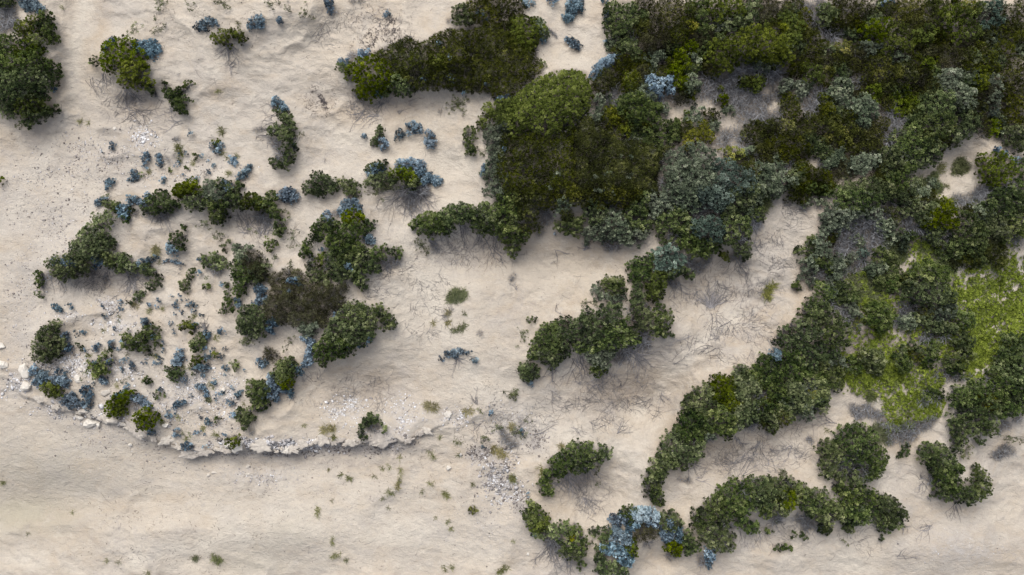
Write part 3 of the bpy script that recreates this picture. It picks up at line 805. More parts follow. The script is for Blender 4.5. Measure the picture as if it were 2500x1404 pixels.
W .45 C 830,360,30 870,370,30 900,360,22 850,340,25
Z .55 C 1235,195,25 1265,205,28 1290,210,25|/bushy straw and green grass tuft on the bare bank top
B .2 C 1300,260,11
Z .5 C 500,370,25|/left of a pair of straw tufts on the bank
Z .5 C 548,358,22
R .35 C 568,428,14 550,440,9
R .2 C 357,343,10
R .2 C 357,312,6
R .2 C 615,180,6
Z .4 C 1510,240,22 1545,235,22
R .3 C 1440,450,12 1465,462,16
R .2 C 1470,548,16
R .3 L 1245,520,8 1265,540,10 1285,570,8
R .3 C 1350,542,14 1310,555,10
R .3 C 1310,625,10 1325,600,8
Y .5 C 1570,920,18 1555,945,18 1580,945,18|/bright green tuft standing alone near the gravel bank
R .3 C 1275,1000,13 1295,990,10
R .3 C 1415,1085,11 1420,1062,9
R .2 C 1385,1030,9 1380,955,8
R .3 C 1240,755,14 1270,755,14 1245,790,10 1205,810,8
R .3 C 1360,830,16 1380,845,12
R .3 L 1042,655,8 1045,700,10 1035,740,9
Z .35 L 1025,750,8 1022,790,10
R .3 C 905,648,13 925,658,8
R .25 C 950,625,9 965,642,9
R .25 C 870,695,14 855,680,8
R .3 C 660,712,12 678,718,10
R .2 C 615,690,14
R .3 C 555,855,10 558,875,9
R .3 L 458,925,7 455,950,10 450,985,8
R .2 L 562,1145,7 565,1190,8
R .3 C 560,1280,12 575,1260,9 600,1270,12 610,1250,9
R .25 L 640,1295,8 665,1310,9
R .2 C 560,1340,9
R .25 C 960,815,16 985,825,12
R .2 C 925,855,12 895,870,9
R .2 C 955,920,12
R .3 C 1550,748,9 1555,762,7
R .35 L 1755,1385,14 1775,1365,12 1800,1345,10 1820,1360,6
R .25 C 1355,1345,12 1365,1375,9
R .2 C 1415,1350,11
R .2 C 1848,1160,10
B .15 C 1163,492,7
R .3 C 1845,705,16 1858,735,14|/green grass tuft beside the gravel patch
R .15 C 1608,680,7
R .25 C 1045,560,16
Z .2 C 535,655,12
R .15 C 1320,420,12 1420,610,4
R .2 C 1685,820,9
S .5 C 1800,110,22 1840,120,25 1870,90,20
F .4 1590,180,110,120,40,9
S .3 C 1700,200,30 1750,190,25 1620,220,30
B .4 C 1690,240,18
S .4 C 1640,430,25 1690,420,20 1740,350,25 1720,380,18|/sparse plants rimming a small hollow below centre
S .4 C 1830,350,36 1870,390,36 1800,370,25
Z .4 C 1720,520,30 1770,540,30
B .3 C 1645,485,14
W .4 C 1790,430,40 1850,470,40 1780,380,30
F .3 1600,320,-90,120,60,7
N .06 C 1540,490,14 1570,510,18 1600,540,18
@ 1240 924
S .5 C 30,130,30 10,60,25 60,110,20
S .5 L 175,190,16 165,250,16 160,290,16 130,330,14
S .5 C 100,390,30 60,350,25 30,400,20 130,400,20
B .35 C 105,375,18
Z .4 C 20,350,20
D 1.2 L 300,820,26 260,780,40 250,740,32|/lower tail of the claw shaped shrub
D 1.4 C 300,690,42 330,640,48 360,590,48 320,580,30 420,600,52 370,660,42 400,560,40|claw shaped shrub/claw shaped dark green shrub curling over a bare slope
D 1.5 C 450,510,48 510,500,48 570,490,42 460,570,50 530,560,52 590,540,48 480,630,45 540,620,42 620,560,30 580,600,35
D 1.2 C 680,510,34 710,520,30 700,550,28 670,540,26 650,590,22 665,600,14
S .4 L 660,600,14 635,640,14 620,680,12
S .4 C 640,750,18 650,765,10
D .4 C 190,805,14 200,825,10
Z .4 C 380,480,18 390,505,14
R .5 L 235,640,8 245,670,12 255,700,10
F .5 430,680,-60,220,50,44
F .5 560,620,-90,200,60,34
F .4 540,860,-65,180,50,16
F .3 330,740,-60,150,50,14
B .25 C 145,825,14
B .25 C 92,523,12
B .2 C 207,550,10
R .3 C 35,715,18 38,735,12
D 1.1 C 165,895,28 190,905,25 145,960,38 200,950,38 170,1010,42 230,990,40|bottom left knot/small dark green bush at the left end of the bottom row
G 1.2 C 280,1000,28 230,1050,42 270,1040,30 190,1070,36
D 1.1 C 200,1100,30 250,1100,32
W .8 C 340,1170,55 300,1140,45 360,1220,42 280,1180,30
D 1.2 C 330,1090,42 390,1080,48 370,1120,36 420,1050,28|/green shrub in the middle of the bottom left knot
D 1.3 C 480,1060,36 510,1090,32 450,1090,30 520,1130,36 500,1160,42 440,1180,42 520,1210,42 540,1170,25|/green shrub with an orange patch in the bottom left knot
Y 1.4 C 470,1120,17 455,1140,10|/small orange yellow patch on a shrub in the bottom left knot
D 1.2 C 390,1230,36 440,1240,38 500,1250,36 530,1230,25
D .8 C 515,1300,22 525,1325,20 510,1355,14 550,1190,15
F .4 300,1180,-70,210,60,44
F .4 420,1280,-60,150,60,26
B .5 C 185,1115,12 205,1122,10
D .7 C 590,1095,22 620,1085,24 645,1075,18 610,1110,20|/small green bush between the bottom left knot and the blue arch
D .3 C 590,1155,14
B .3 C 575,1140,8 590,1210,6
D 1 C 680,1130,34 690,1180,30 660,1220,30 640,1260,28 710,1090,25
B 1.1 C 770,1000,30 800,980,25 820,1010,28 780,1030,28 745,1010,20|blue arch/upper left blue cushion of the big blue and green arch
B 1.2 C 760,1080,32 800,1100,36 850,1130,34 870,1160,25 820,1150,34 760,1130,32 740,1090,20|/central blue cushion of the big blue and green arch
B 1.2 C 900,970,30 950,960,36 1000,955,34 1050,970,32 1060,1000,25 930,1000,28 980,990,32|/top blue cushion of the big blue and green arch
B 1 C 880,1050,32 920,1050,26 860,1080,22 1000,1030,26 1050,1040,24
B 1.1 C 690,1210,32 740,1200,30 790,1220,32 840,1240,30 870,1280,28 780,1270,36 830,1300,34 720,1240,28 870,1320,20|/lower left blue cushion of the big blue and green arch
D 1 C 820,960,30 850,940,24 860,1010,28 900,940,20 860,970,20
D 1.1 C 660,1300,38 650,1350,36 710,1330,42 690,1380,40 760,1330,38 820,1350,40 780,1380,36 700,1280,25|/dark green base at the left foot of the blue arch
G 1.1 C 880,1200,32 900,1240,25 900,1180,22 860,1230,20
K 1 C 960,1080,42 1010,1080,40 950,1110,42 1040,1100,36 1000,1120,32 920,1140,30|/brownish green middle under the blue arch
D 1.1 C 1110,980,32 1160,970,32 1200,990,32 1220,1030,28 1100,1030,28 1180,1060,30 1120,1060,25
B 1.2 C 1140,1020,22 1165,1030,22 1150,1045,18
B 1.1 C 1110,1090,30 1140,1120,34 1170,1090,28 1120,1140,24|/greyish blue cushion on the right leg of the blue arch
B 1.2 L 1215,1080,24 1220,1110,24 1218,1140,22|/narrow upright blue cushion on the right leg of the blue arch
G 1 C 1160,1180,36 1200,1190,40 1200,1230,36 1130,1200,25
D 1 C 1270,1110,32 1300,1140,36 1260,1170,36 1310,1190,34 1340,1200,28 1280,1220,30 1350,1230,18|/green right foot of the blue arch
W .6 C 1160,1270,36 1210,1260,30 1300,1240,25
F .5 1000,1170,-90,70,150,30
B .8 C 1420,1245,26 1450,1250,26 1435,1280,28 1455,1275,20|/round blue bush between the blue arch and the big bottom arch
B .5 C 1430,1320,20 1435,1345,12
W .6 C 1385,1320,36 1370,1280,25
D 1.1 C 1045,870,30 1080,880,30 1015,830,36 1060,830,38 1000,780,36 1050,780,36 1010,730,42 1070,730,36|slim pointed shrub tail/slim pointed tail of the long diagonal shrub wall
D 1.3 C 1030,680,45 1090,680,40 1080,630,45 1060,590,38 1130,600,48 1110,550,48 1180,600,45|/neck of the long diagonal shrub wall above its tail
D 1.4 C 1120,490,48 1180,530,52 1180,450,52 1240,490,55 1240,560,48 1200,390,48 1160,420,35 1290,540,42|/middle of the long diagonal shrub wall
D 1.3 C 1310,470,42 1350,520,42 1320,560,40 1370,470,36 1250,620,30
W 1 C 1390,400,40 1430,420,36 1350,430,30 1460,390,25
T 1 C 1430,380,32 1470,410,25 1410,420,25
D 1.6 C 1260,310,50 1320,350,55 1230,350,40 1270,400,50 1340,410,42 1300,260,50 1370,300,52
D 1.6 C 1270,200,42 1330,190,50 1300,140,42 1370,130,52 1380,220,52 1440,170,55 1350,90,38 1430,90,50|/western swell of the long diagonal shrub wall
D 1.7 C 1450,260,52 1510,230,55 1430,330,45 1510,310,52 1500,370,40 1570,280,52 1570,360,50 1570,410,28
G 1.6 C 1500,60,52 1490,130,50 1570,50,50 1560,120,52 1510,0,42 1580,190,50|/olive green heart of the long diagonal shrub wall
D 1.6 C 1650,30,52 1700,80,50 1640,110,50 1680,160,48 1730,20,50 1770,70,45 1620,200,50 1660,-50,55|/shrub with yellow flecks in the long diagonal shrub wall
Y 1.7 C 1620,170,18 1650,160,14
D 1.5 C 1640,260,50 1700,230,50 1750,200,42 1700,290,42 1640,320,42 1750,270,36 1600,340,36
W 1.2 C 1320,190,20 1360,170,25 1570,420,0 1790,130,36 1810,200,36
D 1.4 C 1380,960,48 1440,910,50 1370,1030,50 1430,990,50 1490,870,50 1500,940,50 1340,980,26|big bottom arch/left shoulder of the big bottom arch shrub
D 1.4 C 1400,1100,52 1470,1060,55 1440,1150,50 1500,1180,45 1530,1110,50 1560,1180,48 1600,1130,36 1590,1190,30 1530,1020,42|/left foot of the big bottom arch shrub
D 1.5 C 1540,810,48 1560,880,52 1610,770,48 1620,840,50 1570,950,45 1630,920,48 1690,760,48 1700,850,50|/upper left of the big bottom arch shrub
W 1.5 C 1680,790,40 1710,830,36 1560,1040,30 1600,1060,25
D 1.4 C 1660,990,40 1690,920,45 1640,1030,30 1740,1040,36 1760,1070,30 1720,1080,28 1690,1050,25
D 1.5 C 1760,750,48 1820,740,45 1780,830,52 1760,900,42 1860,800,55 1840,880,50|/crown of the big bottom arch shrub
D .5 C 1855,1080,20
F .3 1700,560,-150,250,40,12
F .3 1800,450,-120,170,60,10
F .3 1640,420,-70,120,60,14
F .3 1300,600,-50,160,60,12
F .3 1350,720,0,150,60,7
W .3 C 1290,730,30 1230,720,20
D .3 C 1675,475,14
D .3 C 1290,720,12
F .3 1650,700,20,200,60,7
F .3 600,310,-40,100,40,7
F .3 780,390,30,120,50,7
F .3 200,380,-10,190,30,4
F .3 460,350,-40,120,50,6
F .4 520,40,120,60,60,7
F .4 640,40,-100,120,80,7
F .3 300,90,-85,150,40,5
F .3 800,60,70,80,40,4
F .3 1100,100,-70,120,40,5
@ 1860 924
W 1 C 20,120,40 60,30,36 100,230,36
D 1.4 C 50,60,45 120,50,45 90,120,45 150,110,42 20,190,45 60,200,50|/thick dark green shrub above the sand cove in the lower right
D 1.3 C 40,270,48 80,300,42 60,350,42 30,350,28 90,250,30 90,370,20|/stub of dark shrub hanging into the sand cove
D 1.5 C 200,50,50 260,50,45 200,120,45 260,120,45 230,180,45 320,160,42 290,210,45 200,220,30
T 1.3 C 310,210,40 330,260,32 280,250,32 370,250,25
W 1 C 370,60,42 420,150,40 380,200,40 430,60,36
D 1.4 C 350,20,45 410,30,42 430,90,36 370,120,36 440,200,30 430,240,22 450,130,25
Y 1.5 C 345,130,22 350,90,18|/tan yellow flowering tuft above the sand cove
E .7 C 790,130,36 770,110,22
W .7 C 1200,120,50 1260,150,40 1150,170,36
D .7 C 1220,110,36 1260,100,30 1170,130,28
W .8 C 680,240,45 650,210,36 700,280,30
F .6 690,280,100,110,130,30
W .7 C 780,240,50 840,270,40 740,210,36
W .8 C 960,380,55 1050,360,60 1130,340,50 1000,430,45 1080,410,45 1190,320,45 920,450,36|grey twig fringe/grey twig fringe under the bright creeper mound
W .7 C 1230,290,36 880,320,36 920,350,36
E .5 C 830,370,45 870,400,48 900,440,36 840,430,36
D 1.6 C 620,520,48 690,520,48 570,580,40 680,600,36 600,390,52 660,360,48 720,370,52 770,420,45 560,430,48 620,460,52 690,440,55 760,480,48|round island/upper half of the round island shrub in the lower right
D 1.5 C 480,480,48 450,530,42 500,550,50 440,600,38 480,620,45 540,510,45 470,680,36 510,680,25 430,490,20|/left side of the round island shrub
D 1.5 C 820,500,42 860,540,40 800,560,48 850,580,30 740,560,45 820,620,40 780,640,42 810,680,25 760,700,30|/right side of the round island shrub
W 1.3 C 560,590,50 620,570,50 600,650,45 680,530,45 700,620,50 720,700,42 660,600,40 740,640,30
D 1.2 C 640,690,42 590,720,36 660,730,36 700,740,30 560,680,36 620,640,30
D 1.2 C 530,760,30 520,790,22 570,790,36 560,740,25
D .6 L 1045,485,14 1025,510,22 1000,540,22 985,555,12|/small slanted green bush on the sand path
R .3 C 470,378,14
R .2 C 400,365,7
W .5 C 345,435,26 360,455,22 330,425,14
F .3 350,440,170,60,60,8
D 1.5 C 1420,110,52 1490,90,52 1440,180,50 1520,150,52 1560,60,50 1400,200,30 1580,110,45|path side shrub/dark green shrub on the right side of the sand path
D 1.5 C 1470,240,50 1540,230,52 1600,200,50 1430,260,36 1640,250,42 1550,300,48 1620,310,45 1660,200,25
D 1.3 C 1380,320,42 1380,380,42 1450,330,42 1440,390,38 1380,440,36 1430,440,30 1500,360,42 1560,370,36 1620,370,36 1360,350,25
D .9 C 1395,490,28 1380,515,18 1540,440,24 1550,460,16
S .7 C 1480,480,22 1485,520,20 1455,550,25 1430,520,14
D 1.4 C 1700,30,55 1650,80,48 1760,70,52 1830,40,55 1700,110,36
W .9 C 1640,10,45 1780,130,36 1880,100,30
D 1.3 C 1720,190,48 1770,220,45 1830,170,48 1720,250,36 1870,220,36
W .7 C 1720,310,36 1760,340,30 1830,290,36 1700,370,30
S .7 C 1740,430,36 1800,430,42 1860,410,36 1840,450,25
W .6 C 1660,540,30 1720,520,45 1690,560,36 1750,500,36 1790,520,30|/lilac grey dead bush alone on sand at the lower right
F .4 1700,560,100,110,150,18
D 1.4 C 1160,530,42 1210,510,48 1270,520,50 1190,570,45 1320,560,48 1260,590,52 1330,620,50 1240,640,42|hook shrub/upper dark green head of the hook shaped shrub
D 1.4 C 1380,630,40 1400,660,25 1310,680,48 1360,700,40 1270,680,36 1300,740,48 1340,780,42
D 1.4 C 1260,790,42 1320,830,45 1240,830,30 1400,770,42 1380,830,50 1450,800,50 1460,860,42 1290,850,30|/bottom of the hook shaped shrub
D 1.4 C 1520,820,50 1560,760,48 1590,810,28 1570,700,42 1545,660,36 1530,640,20 1520,740,35 1600,750,20|/upturned tip of the hook shaped shrub
S .3 C 1440,640,22 1480,645,18
W .7 C 1230,700,42 1210,740,30 1270,730,36 1200,850,22
F .4 1130,720,80,80,90,12
F .4 1160,740,-120,120,60,10
F .4 1400,880,-30,160,80,14
D 1.5 C 40,740,45 100,740,45 60,810,48 130,800,50 0,830,48 190,750,45|/right of crown of the big bottom arch shrub
G 1.4 C 180,830,48 200,880,42 150,880,40 230,830,30|/olive patch in the big bottom arch shrub
D 1.4 C 240,770,42 290,790,42 130,940,36 150,950,28 270,850,40 110,900,36 180,920,30
D 1.2 C 30,920,42 20,970,36 50,970,22 60,870,36
D 1.4 C 330,840,45 390,820,45 450,850,48 340,910,48 410,920,50 300,920,30 480,910,36 330,960,30|/narrow waist of the big bottom arch shrub
D 1.4 C 440,980,42 490,980,42 520,930,42 550,980,38 470,1020,30 400,990,28
W 1.4 C 195,755,25 225,760,16
W .6 C 330,1010,50 400,1050,45 260,1000,40 460,1070,36 310,1070,36 100,1000,45
D .7 C 420,1060,30 460,1080,32 440,1100,22 490,1080,18
D .7 C 600,1060,30 630,1070,20 580,1040,22
D 1.4 C 590,820,45 650,810,48 720,800,48 600,880,48 670,870,52 740,860,48 780,820,36|/left half of the right limb of the bottom arch
D 1.5 C 620,940,48 690,940,52 760,930,42 640,1000,42 700,1000,38 580,980,30 740,990,30
D 1.5 C 830,860,40 880,880,42 930,880,38 960,930,42 880,940,48 820,920,36 990,980,34 940,990,42 1010,950,15|/rounded right end of the right limb of the bottom arch
D 1.2 C 850,1010,42 910,1040,40 960,1030,32 840,1050,28 880,1060,30 820,1000,20
S .4 C 850,1095,22 905,1095,20 830,1090,14
D .4 C 848,1133,14 865,1145,10
D .5 C 45,1080,18 65,1075,14
D .5 C 200,1090,16 205,1115,16
D .5 C 275,1115,14 300,1125,16 315,1130,10
R .3 C 105,1028,13
D .5 L 95,1195,18 125,1205,14|/left of two linked small bushes below the bottom arch
D .6 C 155,1190,24 190,1190,22 210,1215,14|/right of two linked small bushes below the bottom arch
S .4 C 565,1150,18 600,1170,18 620,1185,10
S .6 C 110,630,20 140,650,25 150,675,22
S .5 L 185,665,15 215,655,18 240,650,10
F .3 50,620,150,60,60,6
F .3 500,310,150,200,30,9
F .3 200,480,-150,150,60,10
F .3 240,540,60,60,50,6
F .3 60,500,-80,80,60,6
F .3 0,1090,-90,150,30,4
F .4 1000,1040,-60,100,50,9
F .4 1200,1050,-150,160,30,12
F .3 950,1270,30,150,60,7
F .3 300,1040,-45,120,60,12
F .4 110,1000,-70,120,60,16
'''
# thicket zones where free ground between the listed shrubs is filled with low scrub (photo pixels)
ZONES = [[(1490,0),(2500,0),(2500,300),(2400,320),(2320,340),(2240,400),(2160,430),(2040,440),(2040,470),(1900,470),(1850,560),(1730,600),(1620,570),(1590,500),(1460,500),(1380,400),(1500,200)],
[(2060,460),(2180,440),(2260,440),(2300,500),(2500,430),(2500,590),(2330,650),(2330,760),(2400,900),(2330,920),(2280,900),(2200,930),(2120,930),(2060,900),(2060,780),(1990,690),(1960,640)],
[(1640,1040),(1900,870),(2060,900),(2010,990),(1880,1040),(1800,1030),(1700,1100),(1640,1100)],
[(2440,900),(2500,880),(2500,1000),(2400,980)]]
# bare sand pockets kept free inside the zones: x,y,rx,ry
POCKETS = [(1700,262,45,26),(1765,292,25,22),(2000,395,22,38),(2010,375,20,15),(2085,452,40,22),(2350,445,62,55),(2390,350,50,22),(2175,500,30,16),(2225,625,20,16),(2200,655,25,10),(1650,290,20,20),(1880,245,35,30),(2188,815,30,16),(2060,985,50,40),(2290,880,22,14),(2185,550,14,22),(2400,895,20,22),(2355,470,30,30),(2495,140,10,12),(2475,15,30,20),(1785,330,18,14),(2045,560,16,12),(2195,800,22,12),(2180,600,10,10)]
# bright creeper ground cover (photo px ellipses x,y,rx,ry,density)
CREEPER = [(2400,790,85,120,1),(2440,710,80,90,.85),(2480,760,50,100,.8),(2370,850,45,70,1),(2060,890,30,40,.7),(2320,730,30,50,.6),(2350,720,50,70,.7),(2480,640,50,60,.5),(2480,820,40,80,.6),(2420,860,60,50,.8),(2370,880,30,60,.8),(2160,870,70,60,.9),(2140,930,90,40,1),(2240,940,60,60,1),(2220,990,70,45,1),(2170,900,60,40,1),(2280,980,30,45,1),(2240,620,35,55,.8),(2130,760,50,60,.7),(2190,740,40,40,.5),(2110,690,50,50,.5),(2100,830,35,45,.6),(2150,800,40,30,.7),(2190,1040,40,20,.9),(2320,850,40,40,.8),(2270,820,60,40,.6),(2290,500,30,40,.4),(2300,610,60,30,.5),(2100,920,40,30,.8)]
# white rubble & gravel fields: x,y,rx,ry,n,size_m,whiteness
RUBBLE = [(350,340,35,30,260,.07,1),(230,380,110,60,1100,.05,.5),(150,560,130,110,1100,.045,.4),(60,720,60,140,700,.04,.4),(280,790,60,28,220,.07,1),(262,745,30,25,260,.07,.7),(165,770,45,14,120,.05,.8),(175,895,50,35,420,.08,1),(290,905,45,25,220,.07,1),(100,900,60,40,320,.06,.6),(330,820,50,30,120,.05,.7),(480,950,90,60,800,.06,.9),(400,990,80,45,500,.06,.7),(560,960,40,50,300,.06,.8),(520,1030,70,40,380,.05,.6),(660,1084,100,12,1500,.09,.8),(560,1085,50,10,300,.07,.8),(470,1098,30,12,250,.06,.7),(640,1108,110,6,300,.06,.3),(900,1078,90,8,260,.06,.7),(740,1085,80,14,500,.07,1),(850,1000,55,30,480,.07,1),(985,1015,40,50,480,.06,.9),(940,1060,80,18,260,.05,.7),(1110,1020,40,25,170,.07,1),(1215,1160,36,60,800,.08,.6),(1240,1200,40,30,420,.07,.8),(1180,1110,40,20,500,.06,.1),(1270,1230,22,45,260,.05,.1),(1310,1080,25,25,360,.05,.05),(400,430,140,30,300,.045,.5),(500,410,90,30,260,.04,.4),(640,1160,90,25,260,.05,.7),(300,1060,160,50,500,.04,.4),(150,1000,70,25,280,.07,.7),(250,1020,70,20,220,.09,.8),(40,940,30,35,220,.08,1),(800,1100,170,14,700,.05,.2),(960,1090,60,18,300,.05,.15),(200,1100,180,120,700,.03,.4),(1270,1040,60,40,350,.045,.7),(1200,1010,60,30,250,.04,.6),(1180,1290,90,80,300,.035,.5),(500,1120,200,40,420,.035,.4),(100,450,100,80,500,.035,.4),(2350,1340,120,50,260,.035,.7),(1600,1190,80,30,0,.03,.5)]
# single rocks x,y,rx,ry,h(m)
ROCKS = [(2,846,12,10,.35,'white rounded boulder cut by the left edge, upper of two'),(6,892,14,14,.4,'white rounded boulder cut by the left edge, lower of two'),(58,908,17,22,.6,'tall white limestone block at the left corner of the bank'),(62,944,20,12,.35,'pale limestone slab under the tall white corner block'),(196,903,8,7,.2,'rounded cream stone beside a green and blue bush in the rubble'),(190,924,11,13,.2,'flat white stone in the rubble below a cream stone'),(196,1019,14,8,.35,'cream rock at the left end of the fallen slab pile'),(219,1032,20,12,.45,'largest grey white slab fallen at the foot of the bank'),(241,1037,7,8,.3,'small cream block right of the largest fallen slab'),(204,1003,18,7,.25,'grey flat slab above the fallen slab pile'),(275,1028,18,9,.3,'grey blue slab at the bank foot under the olive crescent'),(300,1036,10,7,.25,'small grey rock at the bank foot right of a slab'),(319,1086,6,5,.2,'lone white stone with a rust side on the open sand'),(345,1065,11,7,.25,'tan stone pair at the foot of the brink dome'),(332,1062,6,5,.15,'tiny tan stone left of the tan stone pair'),(404,1038,10,6,.2,'flat cream stone right of the brink dome'),(260,957,16,9,.25,'brownish grey rock above the olive crescent bush'),(509,1160,6,5,.15,'grey stone in a cluster on sand under the cliff'),(522,1154,9,4,.1,'grey flat stone in a cluster on sand under the cliff'),(605,1139,8,5,.15,'pale stone on sand under the middle of the cliff'),(608,1158,9,5,.12,'larger pale stone under the middle of the cliff'),(1095,1143,7,7,.3,'white grey stone with grass behind it on the lower sand'),(1212,1197,6,5,.2,'round pale stone in the grey gravel patch'),(1095,1012,12,9,.2,'white crust rock right of the straw grass tuft'),(1360,697,2,2,.06,'tiny white pebble on the central sand'),(1288,1352,4,5,.1,'cream stone on sand left of the bottom knot'),(280,314,6,5,.1,'small white stone on sand above the rubble field'),(496,944,10,8,.15,'white stone in the rubble near the bank centre'),(545,952,9,7,.2,'white stone beside small blue cushions on the plateau')]
EDGE = [(-200,860),(-60,900),(30,930),(50,965),(100,985),(150,1003),(200,1008),(250,1028),(300,1045),(340,1060),(380,1080),(410,1083),(440,1095),(465,1112),(490,1108),(520,1098),(560,1096),(600,1093),(640,1098),(690,1099),(740,1096),(790,1082),(830,1084),(880,1084),(930,1084),(965,1076),(995,1086),(1000,1074),(1020,1060),(1052,1048),(1100,1030)]
# ---------------------------------------------------------------- read the plant list
SH = []; ox = oy = 0; K = 640 / 1872
for line in DATA.strip().split('\n'):
    t = line.split()
    if t[0] == '@': ox, oy = float(t[1]), float(t[2]); continue
    body, _, lab = line.partition('|'); t = body.split()
    d = dict(sp=t[0], h=float(t[1]), lm='', lab='')
    if t[0] == 'F':
        v = [float(q) for q in t[2].split(',')]
        d.update(x=ox + v[0] * K, y=oy + v[1] * K, ang=v[2], ln=v[3] * K, spr=v[4], n=int(v[5]), sh='F')
    else:
        pts = np.array([[float(q) for q in s.split(',')] for s in t[3:]]); d['sh'] = t[2]
        pts[:, 0] = ox + pts[:, 0] * K; pts[:, 1] = oy + pts[:, 1] * K
        if pts.shape[1] == 3: pts[:, 2] *= K; pts = pts[pts[:, 2] > 0]
        if t[2] == 'L':
            q = []
            for i in range(len(pts) - 1):
                a, b = pts[i], pts[i + 1]; n = max(1, int(np.hypot(*(b - a)[:2]) / (.6 * min(a[2], b[2]))))
                q += [a + (b - a) * k / n for k in range(n)]
            pts = np.array(q + [pts[-1]])
        d['pts'] = pts
    if lab:
        d['lm'], _, d['lab'] = lab.strip().partition('/')
    SH.append(d)

def inpoly(px, py, P):
    r = np.zeros(px.shape, bool); n = len(P)
    for i in range(n):
        x0, y0 = P[i]; x1, y1 = P[i - 1]
        if y0 == y1: continue
        r ^= ((y0 > py) != (y1 > py)) & (px < (x1 - x0) * (py - y0) / (y1 - y0) + x0)
    return r
def polydist(px, py, P, closed=True):
    m = np.full(px.shape, 1e9)
    for i in range(0 if closed else 1, len(P)):
        a = np.array(P[i - 1], float); b = np.array(P[i], float); ab = b - a; L = (ab ** 2).sum()
        t = np.clip(((px - a[0]) * ab[0] + (py - a[1]) * ab[1]) / max(L, 1e-6), 0, 1)
        m = np.minimum(m, np.hypot(px - a[0] - t * ab[0], py - a[1] - t * ab[1]))
    return m

# ---------------------------------------------------------------- terrain grid (photo-pixel space at sand level)
G = 3.0; MX, MY = 300, 300
gx = np.arange(-MX, 2500 + MX + 1, G); gy = np.arange(-MY, 1404 + MY + 1, G)
NX, NY = len(gx), len(gy); PX, PY = np.meshgrid(gx, gy)
cover = np.zeros((NY, NX), np.float32); heavy = np.zeros((NY, NX), np.float32)
for d in SH:
    if d['sh'] == 'F' or d['sp'] in 'NR': continue
    if d['sh'] == 'P':
        m = inpoly(PX, PY, d['pts']); cover[m] = 1; heavy[m] = d['h']; continue
    for x, y, r in d['pts']:
        i0, i1 = int((x - r + MX) / G), int((x + r + MX) / G) + 2; j0, j1 = int((y - r + MY) / G), int((y + r + MY) / G) + 2
        i0, j0 = max(i0, 0), max(j0, 0)
        s = np.s_[j0:j1, i0:i1]; m = np.hypot(PX[s] - x, PY[s] - y) < r
        if d['sp'] not in 'SZ': cover[s][m] = 1
        heavy[s][m] = np.maximum(heavy[s][m], d['h'] * (.25 if d['sp'] in 'SZRE' else (.4 if d['sp'] == 'W' else 1)))
def blur(a, sig):
    sig /= G; fx = np.fft.rfftfreq(NX); fy = np.fft.fftfreq(NY)
    k = np.exp(-2 * (np.pi * sig) ** 2 * (fx[None, :] ** 2 + fy[:, None] ** 2))
    return np.fft.irfft2(np.fft.rfft2(a) * k, s=a.shape)
nar = lambda a: np.interp(a, [0, 1], [0, 1])
# scarp: height drops to the lower sand across the edge line
E = np.array(EDGE, float); dist = polydist(PX, PY, EDGE, False)
ey = np.interp(PX, E[:, 0][np.argsort(E[:, 0])], E[:, 1][np.argsort(E[:, 0])])
sgn = np.where(PY < ey, 1.0, -1.0)
strength = np.interp(PX, [-300, 20, 60, 300, 400, 440, 980, 1010, 1060, 1120], [0, .1, .35, .5, .6, .72, .68, .55, .3, 0])
jag = dist * sgn + 9 * fbm(PX, PY, 34, 61, 5, .6)
scarp = strength * (np.clip(jag / 5 + .5, 0, 1) * 1.0) * np.exp(-np.clip(jag, 0, None) / 260) \
      + strength * .35 * np.exp(-np.abs(np.clip(-jag, 0, None)) / 22) * (jag < 0) * .6
Z = 1.1 * blur(heavy, 60) * .45 + .6 * blur(heavy, 22) * .5
# slope faces lie on the lee (lower) side: shift a broad mound upward in the picture
Z += .5 * np.roll(blur(heavy, 26), -int(8 / G), 0)
for x, y, rx, ry, dp in [(1560, 990, 150, 70, -.7), (860, 960, 150, 70, -.55), (1200, 620, 130, 60, -.5), (1780, 700, 130, 90, -.6), (340, 250, 90, 50, -.4), (260, 690, 90, 40, -.5), (930, 250, 90, 45, -.5), (1440, 1210, 70, 60, -.5), (1800, 1130, 110, 40, -.5), (1600, 1370, 60, 40, -.4), (1870, 1300, 90, 40, -.3), (2130, 1080, 120, 50, -.3), (600, 540, 60, 40, -.3), (1000, 510, 60, 40, -.3), (1420, 640, 120, 60, -.3), (150, 300, 80, 120, -.4), (110, 1230, 220, 70, -.5), (700, 1120, 300, 45, -.25), (2150, 1200, 30, 90, -.25), (680, 20, 160, 60, .4), (600, 1300, 300, 60, .35), (2300, 1340, 250, 60, .4), (1160, 830, 60, 140, .25), (1850, 620, 80, 140, .3), (1700, 820, 120, 60, .25), (100, 60, 60, 300, .2)]:
    Z += dp * 1.8 * np.exp(-((PX - x) / rx) ** 2 - ((PY - y) / ry) ** 2)
Z += scarp
rot = .25; RX = PX * math.cos(rot) + PY * math.sin(rot); RY = -PX * math.sin(rot) + PY * math.cos(rot)
bare = 1 - np.clip(blur(cover, 8) * 1.2, 0, 1)
calm = np.zeros_like(Z)
for x, y, rx, ry in [(120, 1120, 380, 170), (750, 1280, 560, 120), (50, 560, 130, 260), (210, 80, 60, 260), (1100, 760, 120, 240), (2330, 1330, 260, 90), (950, 400, 200, 60)]:
    calm = np.maximum(calm, np.exp(-(((PX - x) / rx) ** 2 + ((PY - y) / ry) ** 2) ** 2))
bare = bare * (1 - .7 * calm)
Z += .55 * fbm(PX, PY, 330, 3, 3) + .20 * fbm(RX, RY * 1.4, 90, 11, 4) * (1 - .6 * calm)
rid = 1 - np.abs(fbm(RX * .9, RY * 1.4, 60, 31, 4)) * 2
